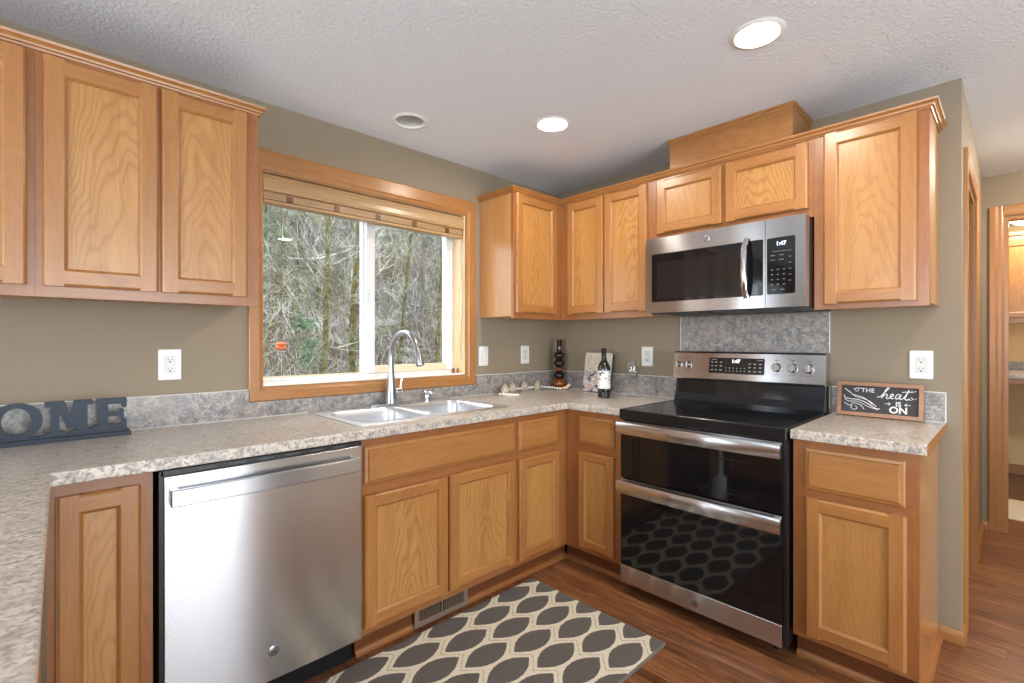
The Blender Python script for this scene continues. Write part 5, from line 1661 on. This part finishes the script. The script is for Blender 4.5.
def conifer(name, seed, H, x, y, label):
    rs = random.Random(seed)
    z = ground_h(x, y)
    r = thing(name, label, 'tree', (x, y, z))
    obj('trunk', MB().tube([(x, y, z - 0.1), (x + 0.05, y, z + H * 0.5), (x + 0.02, y, z + H)], [0.06, 0.04, 0.008], 7), BARK, r)
    mb = MB()
    for k in range(int(H * 26)):
        h = H * (0.08 + 0.9 * rs.random())
        a = rs.uniform(0, 2 * PI)
        L = (H - h) * 0.36 * rs.uniform(0.6, 1.1) + 0.15
        p0 = Vector((x, y, z + h)); dd = Vector((math.cos(a), math.sin(a), -0.12))
        pts = [p0 + dd * L * s + Vector((0, 0, -0.12 * L * s * s)) for s in (0, 0.5, 1)]
        mb.tube(pts, [0.008, 0.006, 0.003], 3, cap=False)
        for s in range(int(10 + L * 16)):
            f = rs.random()
            b = p0 + dd * L * f + Vector((0, 0, -0.12 * L * f * f))
            sd = Vector((rs.uniform(-1, 1), rs.uniform(-1, 1), rs.uniform(-0.7, 0.3))).normalized() * rs.uniform(0.06, 0.2)
            mb.tube([b, b + sd], [0.008, 0.003], 3, cap=False)
    obj('foliage', mb, NEEDLE, r)


conifer('conifer', 5, 2.3, *at(306, 8.2), 'young blue green conifer in the left window pane')
conifer('conifer', 6, 7.5, *at(268, 15.0), 'tall blue green conifer at the left window edge')
conifer('conifer', 8, 9.0, *at(300, 21.0), 'distant conifer higher on the slope in the left pane')
conifer('conifer', 9, 8.0, *at(441, 24.0), 'distant conifer behind the right window jamb')

# undergrowth: tangled twigs nobody could count
mb = MB()
rs = random.Random(21)
for k in range(1900):
    d = rs.uniform(9.5, 27) ; px = rs.uniform(225, 480) if k % 3 else rs.uniform(40, 620)
    x, y = at(px, d); z = ground_h(x, y)
    p = Vector((x, y, z)); dd = Vector((rs.uniform(-0.7, 0.7), rs.uniform(-0.7, 0.7), 1)).normalized()
    L = rs.uniform(0.4, 2.0)
    pts = [p]
    for i in range(5):
        dd = (dd + Vector((rs.uniform(-1, 1), rs.uniform(-1, 1), rs.uniform(-0.6, 0.5))) * 0.35).normalized()
        pts.append(pts[-1] + dd * L / 5)
    mb.cm = rs.choice((0, 0, 1, 1, 2))
    mb.tube(pts, [0.009, 0.008, 0.007, 0.005, 0.004, 0.003], 3, cap=False)
    for i in range(3):
        b = pts[rs.randint(1, 4)]
        e = b + Vector((rs.uniform(-1, 1), rs.uniform(-1, 1), rs.uniform(-0.2, 1))).normalized() * rs.uniform(0.2, 0.6)
        mb.tube([b, (b + e) / 2 + Vector((0, 0, 0.03)), e], [0.005, 0.004, 0.003], 3, cap=False)
RUST = mat('rusty_brush', srgb(101, 75, 59), 0.9)
ug = obj('undergrowth', mb, [TWIG, TWIG2, RUST], org=(0, 0, 0))
ug['kind'] = 'stuff'; ug['label'] = 'tangled bare brush covering the slope outside the window'; ug['category'] = 'undergrowth'

# bird feeder hanging outside
fx, fy, fz = -1.742, 0.62, 1.225
bf = thing('bird_feeder', 'small orange hanging feeder outside the left window pane', 'bird feeder', (fx, fy, fz))
ORG_M = mat('orange_plastic', srgb(214, 104, 28), 0.3)
obj('reservoir', MB().lathe([(0.012, 0.0), (0.030, 0.004), (0.031, 0.012), (0.026, 0.018), (0.026, 0.030), (0.031, 0.036), (0.026, 0.042), (0.006, 0.046)], (fx, fy, fz - 0.02), 18), ORG_M, bf, smooth=True)
mb = MB()
for q in range(4):
    a = q * PI / 2 + 0.5
    mb.sphere((fx + 0.031 * math.cos(a), fy + 0.031 * math.sin(a), fz - 0.012), 0.006, seg=8, rings=6)
obj('feeding_port', mb, mat('port_dark', srgb(120, 40, 20), 0.4), bf)
obj('hanger', MB().tube([(fx, fy, fz + 0.024), (fx, fy, fz + 0.5), (fx, fy, fz + 1.1)], 0.0022, 5), mat('hanger_wire', srgb(96, 76, 60), 0.6), bf)
obj('eave_hook', MB().tube([(fx, fy, fz + 1.1), (fx, fy - 0.15, fz + 1.13), (fx, 0.161, fz + 1.13)], 0.004, 6), mat('hook_metal', srgb(60, 60, 60), 0.5, 0.6), bf)
